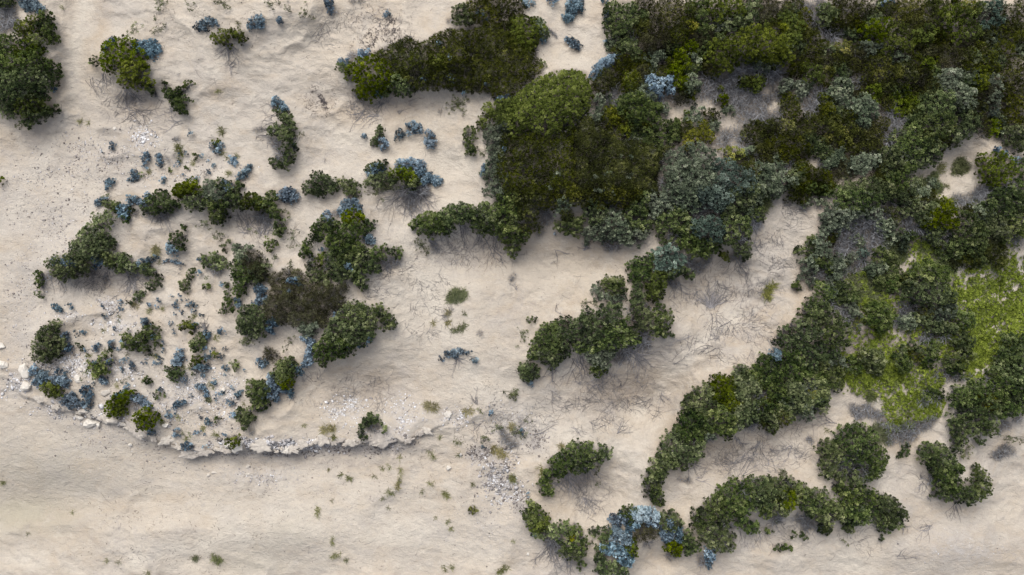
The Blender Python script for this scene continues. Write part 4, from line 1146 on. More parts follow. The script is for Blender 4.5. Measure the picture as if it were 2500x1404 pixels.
Z += .09 * np.clip(rid, 0, 1) * bare + .04 * fbm(RX * .8, RY * 1.3, 20, 41, 3) * bare
fall = np.clip(np.minimum(np.minimum(PX + MX, 2500 + MX - PX), np.minimum(PY + MY, 1404 + MY - PY)) / 200, 0, 1)
crest = 1 - np.abs(fbm(PX + 40 * fbm(PX, PY, 150, 5, 2), PY * 1.25, 210, 23, 3)) * 2.2
Z += .30 * np.clip(crest, 0, 1) ** 2 * np.clip(blur(bare, 20), 0, 1)
prng = np.random.default_rng(77)                          # animal and foot tracks pressed into the sand
TR = [[(2215, 960), (2190, 1060), (2150, 1130), (2150, 1180), (2190, 1260), (2210, 1330)], [(1430, 10), (1450, 90), (1440, 170), (1400, 190)], [(900, 400), (960, 520), (1010, 640), (1020, 760), (1060, 900)], [(240, 0), (190, 130), (170, 280), (120, 420), (60, 560)], [(1500, 1080), (1530, 1160), (1500, 1230)], [(500, 1190), (800, 1220), (1100, 1300), (1200, 1400)], [(730, 260), (800, 330), (880, 400)], [(2480, 1190), (2460, 1290), (2300, 1380)], [(1330, 700), (1420, 640), (1540, 620)], [(0, 1140), (200, 1200), (330, 1320)], [(1700, 800), (1820, 760), (1940, 700), (1990, 560)]]
for tr in TR:
    for q in range(3):
        for i in range(len(tr) - 1):
            a_, b_ = np.array(tr[i], float), np.array(tr[i + 1], float); L_ = np.hypot(*(b_ - a_)); nn = (b_ - a_)[::-1] * [1, -1] / L_
            for t_ in np.arange(0, L_, 13 + q * 2):
                c_ = a_ + (b_ - a_) * t_ / L_ + nn * (prng.normal(0, 3) + (q - 1) * 14 + 4 * (-1) ** int(t_ / 13)); i0 = int((c_[0] + MX) / G); j0 = int((c_[1] + MY) / G)
                if 5 < i0 < NX - 6 and 5 < j0 < NY - 6 and prng.random() < .8:
                    s_ = np.s_[j0 - 4:j0 + 5, i0 - 4:i0 + 5]; d_ = ((PX[s_] - c_[0]) ** 2 + (PY[s_] - c_[1]) ** 2) / prng.uniform(8, 18); Z[s_] += prng.uniform(.02, .045) * (-np.exp(-d_) + .35 * np.exp(-d_ / 3)) * bare[s_]
Z = Z * fall - Z[60:-60, 60:-60].mean() * fall * .6
gravel = np.zeros_like(Z)
for x, y, rx, ry, n, sz, wh in RUBBLE:
    gravel = np.maximum(gravel, np.exp(-(((PX - x) / rx) ** 2 + ((PY - y) / ry) ** 2)) * min(1, n / (rx * ry) * 14))
def gz(u, v, A=None):                                       # bilinear lookup at photo-px coordinates
    A = Z if A is None else A
    a = np.clip((u + MX) / G, 0, NX - 1.001); b = np.clip((v + MY) / G, 0, NY - 1.001)
    i = a.astype(int); j = b.astype(int); a = a - i; b = b - j
    return (A[j, i] * (1 - a) + A[j, i + 1] * a) * (1 - b) + (A[j + 1, i] * (1 - a) + A[j + 1, i + 1] * a) * b
def ground_at(x, y):                                        # height of the sand under a world point
    z = 0
    for _ in range(3):
        k = 1 / (1 - z / HC); z = gz(x * k / S + CX, CY - y * k / S)
    return z
def to_world(u, v, lift=0.):                                # photo px -> world xy of a thing whose middle is `lift` above the sand
    u = np.asarray(u, float); v = np.asarray(v, float)
    k = 1 - (gz(u, v) + lift) / HC
    return (u - CX) * S * k, (CY - v) * S * k

# ---------------------------------------------------------------- mesh + material helpers
def mesh(name, V, F, mat, tint=None, parent=None, smooth=False, link=True):
    """V (N,3), F list of (M,k) index arrays"""
    me = bpy.data.meshes.new(name); V = np.asarray(V, np.float32)
    F = [np.asarray(f, np.int32) for f in (F if isinstance(F, list) else [F]) if len(f)]
    me.vertices.add(len(V)); me.vertices.foreach_set('co', V.ravel())
    nl = sum(f.size for f in F); npz = sum(len(f) for f in F)
    me.loops.add(nl); me.loops.foreach_set('vertex_index', np.concatenate([f.ravel() for f in F]))
    me.polygons.add(npz); tot = np.concatenate([np.full(len(f), f.shape[1], np.int32) for f in F])
    me.polygons.foreach_set('loop_start', np.concatenate([[0], np.cumsum(tot)[:-1]]).astype(np.int32))
    me.update(calc_edges=True)
    if smooth: me.polygons.foreach_set('use_smooth', np.ones(npz, bool))
    if tint is not None:
        a = me.attributes.new('tint', 'FLOAT', 'POINT'); a.data.foreach_set('value', np.asarray(tint, np.float32))
    me.materials.append(mat); ob = bpy.data.objects.new(name, me); scene.collection.objects.link(ob)
    if parent is not None: ob.parent = parent
    return ob
def N(nt, t, **kw):
    n = nt.nodes.new(t)
    for k, v in kw.items():
        if k in n.inputs.keys() if isinstance(k, str) else False: n.inputs[k].default_value = v
        else: setattr(n, k, v)
    return n
def ramp(nt, stops):
    r = nt.nodes.new('ShaderNodeValToRGB'); e = r.color_ramp.elements
    while len(e) < len(stops): e.new(.5)
    for q, (p, c) in zip(e, stops): q.position = p; q.color = (*c, 1)
    return r
def leafmat(name, stops, nsc=.8, amp=.5, rough=.75, dead=0):
    m = bpy.data.materials.new(name); m.use_nodes = True; nt = m.node_tree; b = nt.nodes['Principled BSDF']; L = nt.links.new
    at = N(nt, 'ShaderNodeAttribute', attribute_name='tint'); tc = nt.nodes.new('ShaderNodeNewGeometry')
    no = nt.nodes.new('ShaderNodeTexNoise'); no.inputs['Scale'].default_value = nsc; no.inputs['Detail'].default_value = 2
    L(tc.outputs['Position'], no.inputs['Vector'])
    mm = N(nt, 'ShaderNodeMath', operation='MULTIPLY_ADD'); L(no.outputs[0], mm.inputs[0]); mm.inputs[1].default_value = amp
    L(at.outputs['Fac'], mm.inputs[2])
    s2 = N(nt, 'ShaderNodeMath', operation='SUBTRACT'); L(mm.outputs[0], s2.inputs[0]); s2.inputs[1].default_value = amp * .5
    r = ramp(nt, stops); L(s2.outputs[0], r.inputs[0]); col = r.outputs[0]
    if dead:                                             # patches of dry, greyed foliage
        n2 = nt.nodes.new('ShaderNodeTexNoise'); n2.inputs['Scale'].default_value = 1.7; n2.inputs['Detail'].default_value = 4; n2.inputs['Roughness'].default_value = .7; L(tc.outputs['Position'], n2.inputs['Vector'])
        mr = nt.nodes.new('ShaderNodeMapRange'); mr.inputs[1].default_value = .56; mr.inputs[2].default_value = .68; mr.inputs[4].default_value = dead; L(n2.outputs[0], mr.inputs[0])
        mx = nt.nodes.new('ShaderNodeMix'); mx.data_type = 'RGBA'; L(mr.outputs[0], mx.inputs[0]); L(col, mx.inputs[6])
        r2 = ramp(nt, [(0, (.05, .048, .045)), (.6, (.15, .145, .14)), (1, (.27, .27, .28))]); L(s2.outputs[0], r2.inputs[0]); L(r2.outputs[0], mx.inputs[7]); col = mx.outputs[2]
    oi = nt.nodes.new('ShaderNodeObjectInfo'); hv = nt.nodes.new('ShaderNodeHueSaturation'); L(col, hv.inputs['Color'])
    for sk, lo, hi, mul in (('Hue', .492, .512, 1.0), ('Saturation', .85, 1.15, 7.31), ('Value', .80, 1.18, 13.7)):
        w_ = N(nt, 'ShaderNodeMath', operation='MULTIPLY'); L(oi.outputs['Random'], w_.inputs[0]); w_.inputs[1].default_value = mul
        f_ = N(nt, 'ShaderNodeMath', operation='FRACT'); L(w_.outputs[0], f_.inputs[0]); m_ = nt.nodes.new('ShaderNodeMapRange'); m_.inputs[3].default_value = lo; m_.inputs[4].default_value = hi
        L(f_.outputs[0], m_.inputs[0]); L(m_.outputs[0], hv.inputs[sk])
    L(hv.outputs[0], b.inputs['Base Color']); b.inputs['Roughness'].default_value = rough; b.inputs['Specular IOR Level'].default_value = .08
    return m
MAT = dict(
 D=leafmat('dark_green_leaf', [(0, (.012, .020, .009)), (.33, (.056, .080, .027)), (.66, (.138, .172, .062)), (1, (.34, .37, .18))], .8, .5, dead=.5),
 G=leafmat('olive_leaf', [(0, (.020, .026, .004)), (.35, (.066, .088, .009)), (.7, (.138, .170, .018)), (1, (.26, .29, .06))]),
 T=leafmat('grey_green_leaf', [(0, (.030, .042, .030)), (.4, (.105, .130, .085)), (.75, (.20, .235, .155)), (1, (.40, .43, .31))], dead=.6),
 U=leafmat('teal_leaf', [(0, (.024, .040, .033)), (.4, (.080, .118, .092)), (.75, (.15, .205, .165)), (1, (.30, .37, .31))]),
 B=leafmat('silver_blue_leaf', [(0, (.035, .055, .075)), (.3, (.115, .17, .215)), (.6, (.25, .35, .425)), (1, (.55, .67, .74))]),
 M=leafmat('heath_leaf', [(0, (.009, .011, .002)), (.4, (.033, .039, .004)), (.75, (.074, .083, .009)), (1, (.22, .22, .055))], 1.0, .6, dead=.45),
 K=leafmat('brown_heath_leaf', [(0, (.014, .014, .008)), (.4, (.036, .035, .016)), (.75, (.065, .066, .028)), (1, (.20, .20, .11))], 1.2, .6, dead=.2),
 Y=leafmat('yellow_green_leaf', [(0, (.05, .06, .010)), (.4, (.14, .155, .022)), (.75, (.24, .25, .04)), (1, (.42, .38, .09))]),
 R=leafmat('grass_blade', [(0, (.07, .08, .03)), (.5, (.15, .16, .055)), (1, (.28, .28, .12))]),
 Z=leafmat('straw_blade', [(0, (.13, .115, .05)), (.5, (.25, .23, .10)), (1, (.42, .38, .20))]),
 E=leafmat('soft_grass_blade', [(0, (.06, .07, .035)), (.5, (.12, .14, .065)), (1, (.23, .25, .13))]),
 W=leafmat('dead_grey_twig', [(0, (.085, .09, .10)), (.5, (.20, .205, .225)), (1, (.44, .45, .48))], 1.5, .4, .9),
 F=leafmat('weathered_branch', [(0, (.13, .125, .13)), (.5, (.25, .24, .25)), (1, (.42, .41, .42))], 1.5, .4, .9),
 C=leafmat('creeper_leaf', [(0, (.055, .070, .016)), (.4, (.15, .18, .034)), (.75, (.26, .30, .058)), (1, (.42, .43, .13))], .35, .7, dead=.35),
 S=leafmat('sprig_leaf', [(0, (.06, .065, .035)), (.5, (.13, .145, .075)), (1, (.25, .27, .15))]),
 bark=leafmat('shrub_bark', [(0, (.12, .11, .11)), (1, (.34, .33, .34))], 3, .5, .9),
 litter=leafmat('dark_litter', [(0, (.05, .045, .05)), (1, (.17, .145, .15))], 3, .5, .9))
def rockmat(name, a, b_, c):
    m = bpy.data.materials.new(name); m.use_nodes = True; nt = m.node_tree; b = nt.nodes['Principled BSDF']; L = nt.links.new
    tc = nt.nodes.new('ShaderNodeNewGeometry'); at = N(nt, 'ShaderNodeAttribute', attribute_name='tint')
    no = nt.nodes.new('ShaderNodeTexNoise'); no.inputs['Scale'].default_value = 6; no.inputs['Detail'].default_value = 6; L(tc.outputs['Position'], no.inputs['Vector'])
    ad = N(nt, 'ShaderNodeMath', operation='MULTIPLY_ADD'); L(no.outputs[0], ad.inputs[0]); ad.inputs[1].default_value = .9; L(at.outputs['Fac'], ad.inputs[2])
    s2 = N(nt, 'ShaderNodeMath', operation='SUBTRACT'); L(ad.outputs[0], s2.inputs[0]); s2.inputs[1].default_value = .45
    r = ramp(nt, [(0, a), (.5, b_), (1, c)]); L(s2.outputs[0], r.inputs[0]); L(r.outputs[0], b.inputs['Base Color'])
    n2 = nt.nodes.new('ShaderNodeTexNoise'); n2.inputs['Scale'].default_value = 22; n2.inputs['Detail'].default_value = 5; L(tc.outputs['Position'], n2.inputs['Vector'])
    bp = nt.nodes.new('ShaderNodeBump'); bp.inputs['Strength'].default_value = .6; bp.inputs['Distance'].default_value = .03; L(n2.outputs[0], bp.inputs['Height']); L(bp.outputs[0], b.inputs['Normal'])
    b.inputs['Roughness'].default_value = .9; b.inputs['Specular IOR Level'].default_value = .2
    return m
ROCKM = rockmat('limestone', (.30, .27, .25), (.50, .46, .41), (.68, .65, .60))
PEBM = rockmat('limestone_chips', (.17, .15, .14), (.44, .42, .42), (.72, .72, .74))

# ---------------------------------------------------------------- ground sheet
def build_ground():
    sp = np.cumsum(np.r_[12., np.geomspace(16, 4000, 16)])
    xs = np.r_[(gx[0] - sp)[::-1], gx, gx[-1] + sp]; ys = np.r_[(gy[0] - sp)[::-1], gy, gy[-1] + sp]
    n = len(sp); U, V = np.meshgrid(xs, ys)
    z = np.pad(Z, n, mode='edge'); far = 1.2 * fbm(U, V, 900, 77, 3) * np.clip((np.maximum(np.abs(U - CX) - 1550, np.abs(V - CY) - 1000)) / 600, 0, 1)
    z = z + far * (np.abs(U - CX) + np.abs(V - CY) < 1e5)
    k = 1 - z / HC; co_ = np.stack([(U - CX) * S * k, (CY - V) * S * k, z], -1).reshape(-1, 3)
    ny, nx = U.shape; i = np.arange(ny * nx).reshape(ny, nx)
    F = np.stack([i[:-1, :-1], i[1:, :-1], i[1:, 1:], i[:-1, 1:]], -1).reshape(-1, 4)
    m = bpy.data.materials.new('dune_sand'); m.use_nodes = True; nt = m.node_tree; b = nt.nodes['Principled BSDF']; L = nt.links.new
    ob = mesh('ground', co_, F, m, smooth=True)
    zm = np.zeros_like(Z)
    for zn in ZONES: zm[inpoly(PX, PY, zn)] = 1
    for a_, b_, c_, e_ in POCKETS: zm[((PX - a_) / c_) ** 2 + ((PY - b_) / e_) ** 2 < 1.2] = 0
    zm = blur(zm, 9) * (.75 + .35 * fbm(PX, PY, 30, 19, 3))
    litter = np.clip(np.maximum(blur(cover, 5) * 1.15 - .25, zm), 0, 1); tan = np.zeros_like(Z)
    for x, y, rx, ry, s in [(1560, 960, 170, 60, 1), (900, 930, 160, 60, .7), (1180, 610, 120, 40, .8), (860, 280, 50, 50, 1), (340, 280, 80, 40, .5), (1990, 640, 50, 60, 1), (1940, 800, 60, 60, .8), (2180, 1080, 80, 30, 1), (2060, 1080, 90, 60, .9), (110, 1270, 150, 60, .9), (280, 1240, 80, 40, .7), (80, 310, 90, 60, .7), (1130, 1140, 90, 40, .9), (2350, 1350, 180, 40, .8), (1700, 1000, 60, 150, .6), (1900, 1160, 120, 30, .8), (1430, 380, 0, 0, 0), (200, 30, 60, 70, .7), (420, 1215, 50, 12, 1), (500, 1290, 90, 20, .7), (1300, 800, 160, 60, .5), (1400, 600, 100, 40, .6), (1780, 560, 50, 60, .4), (2250, 1130, 40, 60, .7), (1580, 730, 60, 80, .5), (960, 260, 80, 30, .6), (1620, 1370, 60, 20, .6)]:
        if rx: tan = np.maximum(tan, s * np.exp(-((PX - x) / rx) ** 2 - ((PY - y) / ry) ** 2))
    def band(poly, wd): return np.exp(-(polydist(PX, PY, poly, False) / wd) ** 2)
    pale = .9 * np.maximum(np.maximum(band([(215, -50), (190, 90), (175, 260), (90, 420), (0, 560)], 24), band([(330, 1370), (560, 1300), (900, 1290), (1200, 1330)], 40)), np.maximum(band([(1000, 560), (1030, 700), (1110, 830), (1200, 960)], 45), band([(1560, 1010), (1650, 900), (1800, 760)], 22)))
    pale = np.maximum(pale, .9 * band([(820, 330), (980, 380), (1130, 400)], 35)); pale = np.maximum(pale, .8 * band([(1330, 1040), (1450, 1080), (1560, 1130)], 35)); pale = np.maximum(pale, band([(2130, 1120), (2160, 1200), (2200, 1260)], 14))
    tan = np.maximum(tan, np.maximum(band([(1990, 600), (1950, 760), (1850, 860), (1640, 1040), (1590, 1150)], 26), .8 * band([(240, 0), (250, 60), (230, 160), (60, 300), (0, 380)], 22)))
    for x, y, rx, ry, s in [(1090, 640, 90, 160, .8), (1000, 500, 60, 80, .6), (1050, 780, 120, 100, .7), (60, 1370, 50, 30, .9), (700, 1290, 260, 90, .7), (2150, 1180, 25, 60, .9), (1450, 1060, 120, 50, .5), (2080, 1370, 90, 40, .9), (1400, 90, 60, 80, .6), (930, 420, 200, 40, .5), (120, 500, 100, 140, .5), (600, 100, 200, 60, .5), (2370, 660, 80, 50, .9), (1180, 950, 100, 70, .7)]:
        pale = np.maximum(pale, s * np.exp(-((PX - x) / rx) ** 2 - ((PY - y) / ry) ** 2))
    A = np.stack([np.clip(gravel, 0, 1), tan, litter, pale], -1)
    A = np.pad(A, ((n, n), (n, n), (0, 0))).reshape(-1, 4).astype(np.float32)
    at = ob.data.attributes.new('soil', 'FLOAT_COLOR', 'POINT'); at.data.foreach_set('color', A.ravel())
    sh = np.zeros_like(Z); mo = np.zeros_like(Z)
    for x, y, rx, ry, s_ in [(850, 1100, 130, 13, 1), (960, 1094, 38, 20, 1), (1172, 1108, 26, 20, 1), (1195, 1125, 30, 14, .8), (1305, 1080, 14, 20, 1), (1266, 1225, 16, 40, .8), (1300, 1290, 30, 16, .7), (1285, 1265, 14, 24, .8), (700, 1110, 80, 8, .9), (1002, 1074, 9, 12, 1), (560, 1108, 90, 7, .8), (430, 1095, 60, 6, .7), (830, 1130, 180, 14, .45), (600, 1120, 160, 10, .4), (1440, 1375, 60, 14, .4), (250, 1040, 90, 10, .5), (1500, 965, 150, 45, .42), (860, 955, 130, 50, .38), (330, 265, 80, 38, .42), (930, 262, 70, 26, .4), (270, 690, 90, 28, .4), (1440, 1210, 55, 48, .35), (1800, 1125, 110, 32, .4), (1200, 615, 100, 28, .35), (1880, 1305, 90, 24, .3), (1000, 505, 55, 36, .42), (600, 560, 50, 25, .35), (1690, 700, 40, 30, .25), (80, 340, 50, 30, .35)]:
        sh = np.maximum(sh, s_ * np.exp(-(((PX - x) / rx) ** 2 + ((PY - y) / ry) ** 2) ** 1.4))  # later faint patches: shade painted on slopes below bushes, mixed with root litter
    for x, y, rx, ry, s_ in [(40, 1250, 170, 55, 1), (130, 1150, 190, 80, .5), (620, 1380, 100, 40, .4), (700, 1300, 60, 40, .3), (2340, 760, 120, 130, .5), (2200, 950, 120, 80, .6)]:
        mo = np.maximum(mo, s_ * np.exp(-((PX - x) / rx) ** 2 - ((PY - y) / ry) ** 2))
    wc = np.zeros_like(Z)
    for x, y, rx, ry, n_, sz, wh in RUBBLE:
        if wh >= .7 and rx < 130: wc = np.maximum(wc, np.exp(-(((PX - x) / rx / .8) ** 2 + ((PY - y) / ry / .8) ** 2)) * (wh - .1))
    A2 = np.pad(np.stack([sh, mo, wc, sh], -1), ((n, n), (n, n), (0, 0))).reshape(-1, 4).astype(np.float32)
    at2 = ob.data.attributes.new('soil_and_shade', 'FLOAT_COLOR', 'POINT'); at2.data.foreach_set('color', A2.ravel())
    a2 = N(nt, 'ShaderNodeAttribute', attribute_name='soil_and_shade'); sep2 = nt.nodes.new('ShaderNodeSeparateColor'); L(a2.outputs['Color'], sep2.inputs[0])
    a = N(nt, 'ShaderNodeAttribute', attribute_name='soil'); sep = nt.nodes.new('ShaderNodeSeparateColor'); L(a.outputs['Color'], sep.inputs[0])
    g = nt.nodes.new('ShaderNodeNewGeometry'); P = g.outputs['Position']
    def noise(sc, det=4, rough=.55, stretch=None, dist=0):
        q = nt.nodes.new('ShaderNodeTexNoise'); q.inputs['Scale'].default_value = sc; q.inputs['Detail'].default_value = det; q.inputs['Roughness'].default_value = rough; q.inputs['Distortion'].default_value = dist
        if stretch:
            mp = nt.nodes.new('ShaderNodeMapping'); mp.inputs['Scale'].default_value = stretch; mp.inputs['Rotation'].default_value = (0, 0, .35); L(P, mp.inputs[0]); L(mp.outputs[0], q.inputs['Vector'])
        else: L(P, q.inputs['Vector'])
        return q.outputs[0]
    def mix(f, c1, c2, blend='MIX'):
        q = nt.nodes.new('ShaderNodeMix'); q.data_type = 'RGBA'; q.blend_type = blend
        for sck, v in ((q.inputs[0], f), (q.inputs[6], c1), (q.inputs[7], c2)):
            if isinstance(v, (tuple, list)): sck.default_value = (*v, 1)
            elif isinstance(v, (int, float)): sck.default_value = v
            else: L(v, sck)
        return q.outputs[2]
    def mth(op, a_, b_, cl=False):
        q = nt.nodes.new('ShaderNodeMath'); q.operation = op; q.use_clamp = cl
        for s_, v in ((q.inputs[0], a_), (q.inputs[1], b_)):
            if isinstance(v, (int, float)): s_.default_value = v
            else: L(v, s_)
        return q.outputs[0]
    def rmp(v, lo, hi):
        q = nt.nodes.new('ShaderNodeMapRange'); q.inputs[1].default_value = lo; q.inputs[2].default_value = hi; L(v, q.inputs[0]); return q.outputs[0]
    base = mix(rmp(noise(.10, 5, .62, None, .8), .38, .62), (.52, .452, .365), (.45, .412, .365))
    base = mix(mth('MULTIPLY', rmp(noise(.38, 6, .64, (1, 1.5, 1), .8), .47, .66), .85), base, (.415, .335, .245))
    tanf = mth('MULTIPLY', sep.outputs[1], rmp(noise(.6, 4, .6), .2, .5)); base = mix(mth('MULTIPLY', tanf, .9), base, (.40, .315, .222))
    base = mix(mth('MULTIPLY', mth('MULTIPLY', a.outputs['Alpha'], rmp(noise(.5, 5, .62), .25, .55)), .95), base, (.61, .56, .48))
    lil = rmp(noise(.28, 6, .66, (1, 1.4, 1), .8), .50, .70); base = mix(mth('MULTIPLY', lil, .65), base, (.365, .34, .32))
    ptch = rmp(noise(.75, 6, .66, (1, 1.3, 1), .6), .53, .66); base = mix(mth('MULTIPLY', ptch, .55), base, (.61, .56, .48))
    mot = rmp(noise(5.0, 6, .75, (.9, 1.25, 1), .9), .52, .70); base = mix(mth('MULTIPLY', mot, .55), base, (.335, .29, .25))
    gmask = rmp(noise(.22, 3, .5), .42, .58); gry = mth('MULTIPLY', gmask, rmp(noise(2.6, 7, .8, (1, 1.2, 1), 1.0), .50, .66)); base = mix(mth('MULTIPLY', gry, .6), base, (.30, .28, .28))
    streak = rmp(noise(1.3, 7, .66, (.85, 1.35, 1), 1.4), .54, .70); base = mix(mth('MULTIPLY', streak, .5), base, (.345, .29, .245))
    vein = rmp(noise(3.4, 5, .7, None, 2.2), .57, .66); base = mix(mth('MULTIPLY', vein, .35), base, (.30, .265, .25))
    pale_s = rmp(noise(2.1, 5, .6, (.85, 1.3, 1), .8), .58, .72); base = mix(mth('MULTIPLY', pale_s, .4), base, (.61, .56, .48))
    base = mix(mth('MULTIPLY', mth('MULTIPLY', sep2.outputs[1], rmp(noise(1.2, 5, .7), .25, .5)), .9), base, (.33, .305, .225))
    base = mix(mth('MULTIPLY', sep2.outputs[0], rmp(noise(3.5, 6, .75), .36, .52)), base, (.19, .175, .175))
    base = mix(mth('MULTIPLY', mth('MULTIPLY', sep2.outputs[2], rmp(noise(1.9, 7, .78, None, .8), .47, .58)), .85), base, mix(rmp(noise(9, 4, .8), .35, .65), (.42, .41, .42), (.68, .67, .68)))
    gr = mth('MULTIPLY', sep.outputs[0], rmp(noise(9, 3, .7), .40, .62)); base = mix(mth('MULTIPLY', gr, .8), base, (.40, .375, .36))
    sp_ = rmp(noise(13, 3, .8), .59, .70); base = mix(mth('MULTIPLY', sp_, .5), base, (.28, .235, .20))
    sp3 = rmp(noise(45, 2, .8), .3, .7); base = mix(.32, base, mix(sp3, (.34, .30, .27), (.62, .57, .51)))
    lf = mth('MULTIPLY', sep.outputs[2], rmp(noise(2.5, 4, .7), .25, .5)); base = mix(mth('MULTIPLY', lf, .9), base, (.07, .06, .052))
    L(base, b.inputs['Base Color']); b.inputs['Roughness'].default_value = .95; b.inputs['Specular IOR Level'].default_value = .1
    h1 = noise(3.0, 7, .66, (.9, 1.25, 1), .5); h2 = noise(11, 5, .7)
    hh = mth('ADD', h1, mth('MULTIPLY', h2, .34))
    bp = nt.nodes.new('ShaderNodeBump'); bp.inputs['Strength'].default_value = .8; bp.inputs['Distance'].default_value = .16; L(hh, bp.inputs['Height']); L(bp.outputs[0], b.inputs['Normal'])
    ob['kind'] = 'structure'; return ob
build_ground()

# ---------------------------------------------------------------- leaf clump templates: returns verts (V,3), quads, tip factor (V)
def rosette(n, ln, wd, el0, el1, seed, up=.0, fold=.12):
    r = np.random.default_rng(seed); V = []; F = []; T = []
    for i in range(n):
        f = (i + .5) / n; az = i * 2.39996 + r.uniform(-.3, .3); el = math.radians(el0 + (el1 - el0) * f + r.uniform(-10, 10))
        l = ln * r.uniform(.75, 1.1) * (1 - .35 * f); d = np.array([math.cos(az) * math.cos(el), math.sin(az) * math.cos(el), math.sin(el)])
        s = np.array([-math.sin(az), math.cos(az), 0]) * wd * .5 * r.uniform(.8, 1.2); nn = np.cross(d, s); nn = nn / (np.linalg.norm(nn) + 1e-9) * l * fold
        b0 = d * l * .08 + np.array([0, 0, up * f]); k = len(V)
        V += [b0, b0 + d * l * .55 + s + nn, b0 + d * l - nn * .5, b0 + d * l * .55 - s + nn]; F.append([k, k + 1, k + 2, k + 3])
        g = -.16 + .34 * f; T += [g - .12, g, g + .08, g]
    return np.array(V), np.array(F), np.array(T)
def blades(n, ln, wd, spread, seed):
    r = np.random.default_rng(seed); V = []; F = []; T = []
    for i in range(n):
        az = r.uniform(0, 6.283); t = math.radians(r.uniform(.15, 1) * spread); l = ln * r.uniform(.6, 1.1)
        o = np.array([r.normal(0, .25 * ln), r.normal(0, .25 * ln), 0]) * .5
        d = np.array([math.cos(az) * math.sin(t), math.sin(az) * math.sin(t), math.cos(t)]); d2 = d + np.array([d[0], d[1], -.5]) * .6; d2 /= np.linalg.norm(d2)
        s = np.array([-math.sin(az), math.cos(az), 0]) * wd * .5; k = len(V)
        V += [o - s, o + s, o + d * l * .55 - s * .8, o + d * l * .55 + s * .8, o + d * l * .55 + d2 * l * .45]
        F += [[k, k + 1, k + 3, k + 2], [k + 2, k + 3, k + 4, k + 4]]; T += [-.1, -.1, .05, .05, .2]
    F = np.array(F); return np.array(V), F[0::2], np.array(T), F[1::2, :3]
TPL = dict(
 D=[rosette(14, .105, .06, -8, 82, s, .055) for s in range(5)], G=[rosette(15, .10, .056, -10, 82, s + 10, .06) for s in range(5)],
 T=[rosette(13, .115, .058, -8, 78, s + 20, .05) for s in range(5)], U=[rosette(14, .13, .065, -8, 78, s + 30, .05) for s in range(5)],
 B=[rosette(11, .09, .05, -5, 85, s + 40, .045) for s in range(5)], M=[rosette(10, .14, .03, 15, 80, s + 50, .03) for s in range(5)],
 K=[rosette(9, .17, .022, 15, 80, s + 60, .03) for s in range(5)], Y=[rosette(12, .12, .05, 0, 80, s + 70, .04) for s in range(5)],
 C=[rosette(7, .11, .05, 0, 50, s + 80, .01) for s in range(5)], S=[rosette(8, .12, .04, 0, 80, s + 90, .02) for s in range(5)],
 R=[blades(9, .34, .022, 65, s) for s in range(4)], Z=[blades(10, .36, .020, 60, s + 9) for s in range(4)], E=[blades(9, .30, .022, 70, s + 19) for s in range(4)])
SPC = dict(D=.155, G=.155, T=.165, U=.185, B=.10, M=.13, K=.13, Y=.15, S=.15, R=.10, Z=.11, E=.10)
LUMP = dict(D=(.34, .30), G=(.42, .22), T=(.40, .26), U=(.46, .28), B=(.24, .16), M=(.75, .30), K=(.6, .24), Y=(.4, .2), S=(.3, .1), R=(.3, .1), Z=(.3, .1), E=(.3, .1))
def clumps(P, nrm, scale, tint, tpls, r):
    """place one template per point; returns V, faces, tints"""
    n = len(P); which = r.integers(0, len(tpls), n); Vs = []; Fs = []; Ft = []; Ts = []; base = 0
    up = np.array([0, 0, 1.])
    for k, tp in enumerate(tpls):
        q = np.where(which == k)[0]
        if not len(q): continue
        a = nrm[q] / np.linalg.norm(nrm[q], axis=1, keepdims=True); ang = r.uniform(0, 6.283, len(q))
        ref = np.stack([np.cos(ang), np.sin(ang), np.zeros(len(q))], 1); x = ref - a * (ref * a).sum(1, keepdims=True); x /= np.linalg.norm(x, axis=1, keepdims=True); y = np.cross(a, x)
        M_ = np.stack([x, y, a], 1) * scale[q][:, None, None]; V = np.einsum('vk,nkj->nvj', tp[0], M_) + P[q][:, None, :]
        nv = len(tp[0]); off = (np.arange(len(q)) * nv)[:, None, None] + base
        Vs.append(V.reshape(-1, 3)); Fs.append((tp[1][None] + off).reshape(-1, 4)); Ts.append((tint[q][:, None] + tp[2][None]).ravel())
        if len(tp) > 3: Ft.append((tp[3][None] + off).reshape(-1, 3))
        base += len(q) * nv
    F = [np.concatenate(Fs)] + ([np.concatenate(Ft)] if Ft else [])
    return np.concatenate(Vs), F, np.concatenate(Ts)
def tubes(P, R_, sides=3):
    """P (N,K,3) centre lines, R_ (N,K) radii"""
    n, k, _ = P.shape; T = np.gradient(P, axis=1); T /= np.linalg.norm(T, axis=2, keepdims=True) + 1e-9
    ref = np.zeros_like(T); ref[..., 2] = 1; ref[np.abs(T[..., 2]) > .9] = (1, 0, 0)
    A = np.cross(T, ref); A /= np.linalg.norm(A, axis=2, keepdims=True) + 1e-9; B = np.cross(T, A)
    an = np.arange(sides) * 2 * np.pi / sides
    V = P[:, :, None, :] + R_[:, :, None, None] * (A[:, :, None, :] * np.cos(an)[None, None, :, None] + B[:, :, None, :] * np.sin(an)[None, None, :, None])
    i = np.arange(n * k * sides).reshape(n, k, sides); j = np.roll(i, -1, 2)
    F = np.stack([i[:, :-1], j[:, :-1], j[:, 1:], i[:, 1:]], -1).reshape(-1, 4)
    return V.reshape(-1, 3), F
ZS = blur(Z, 9)
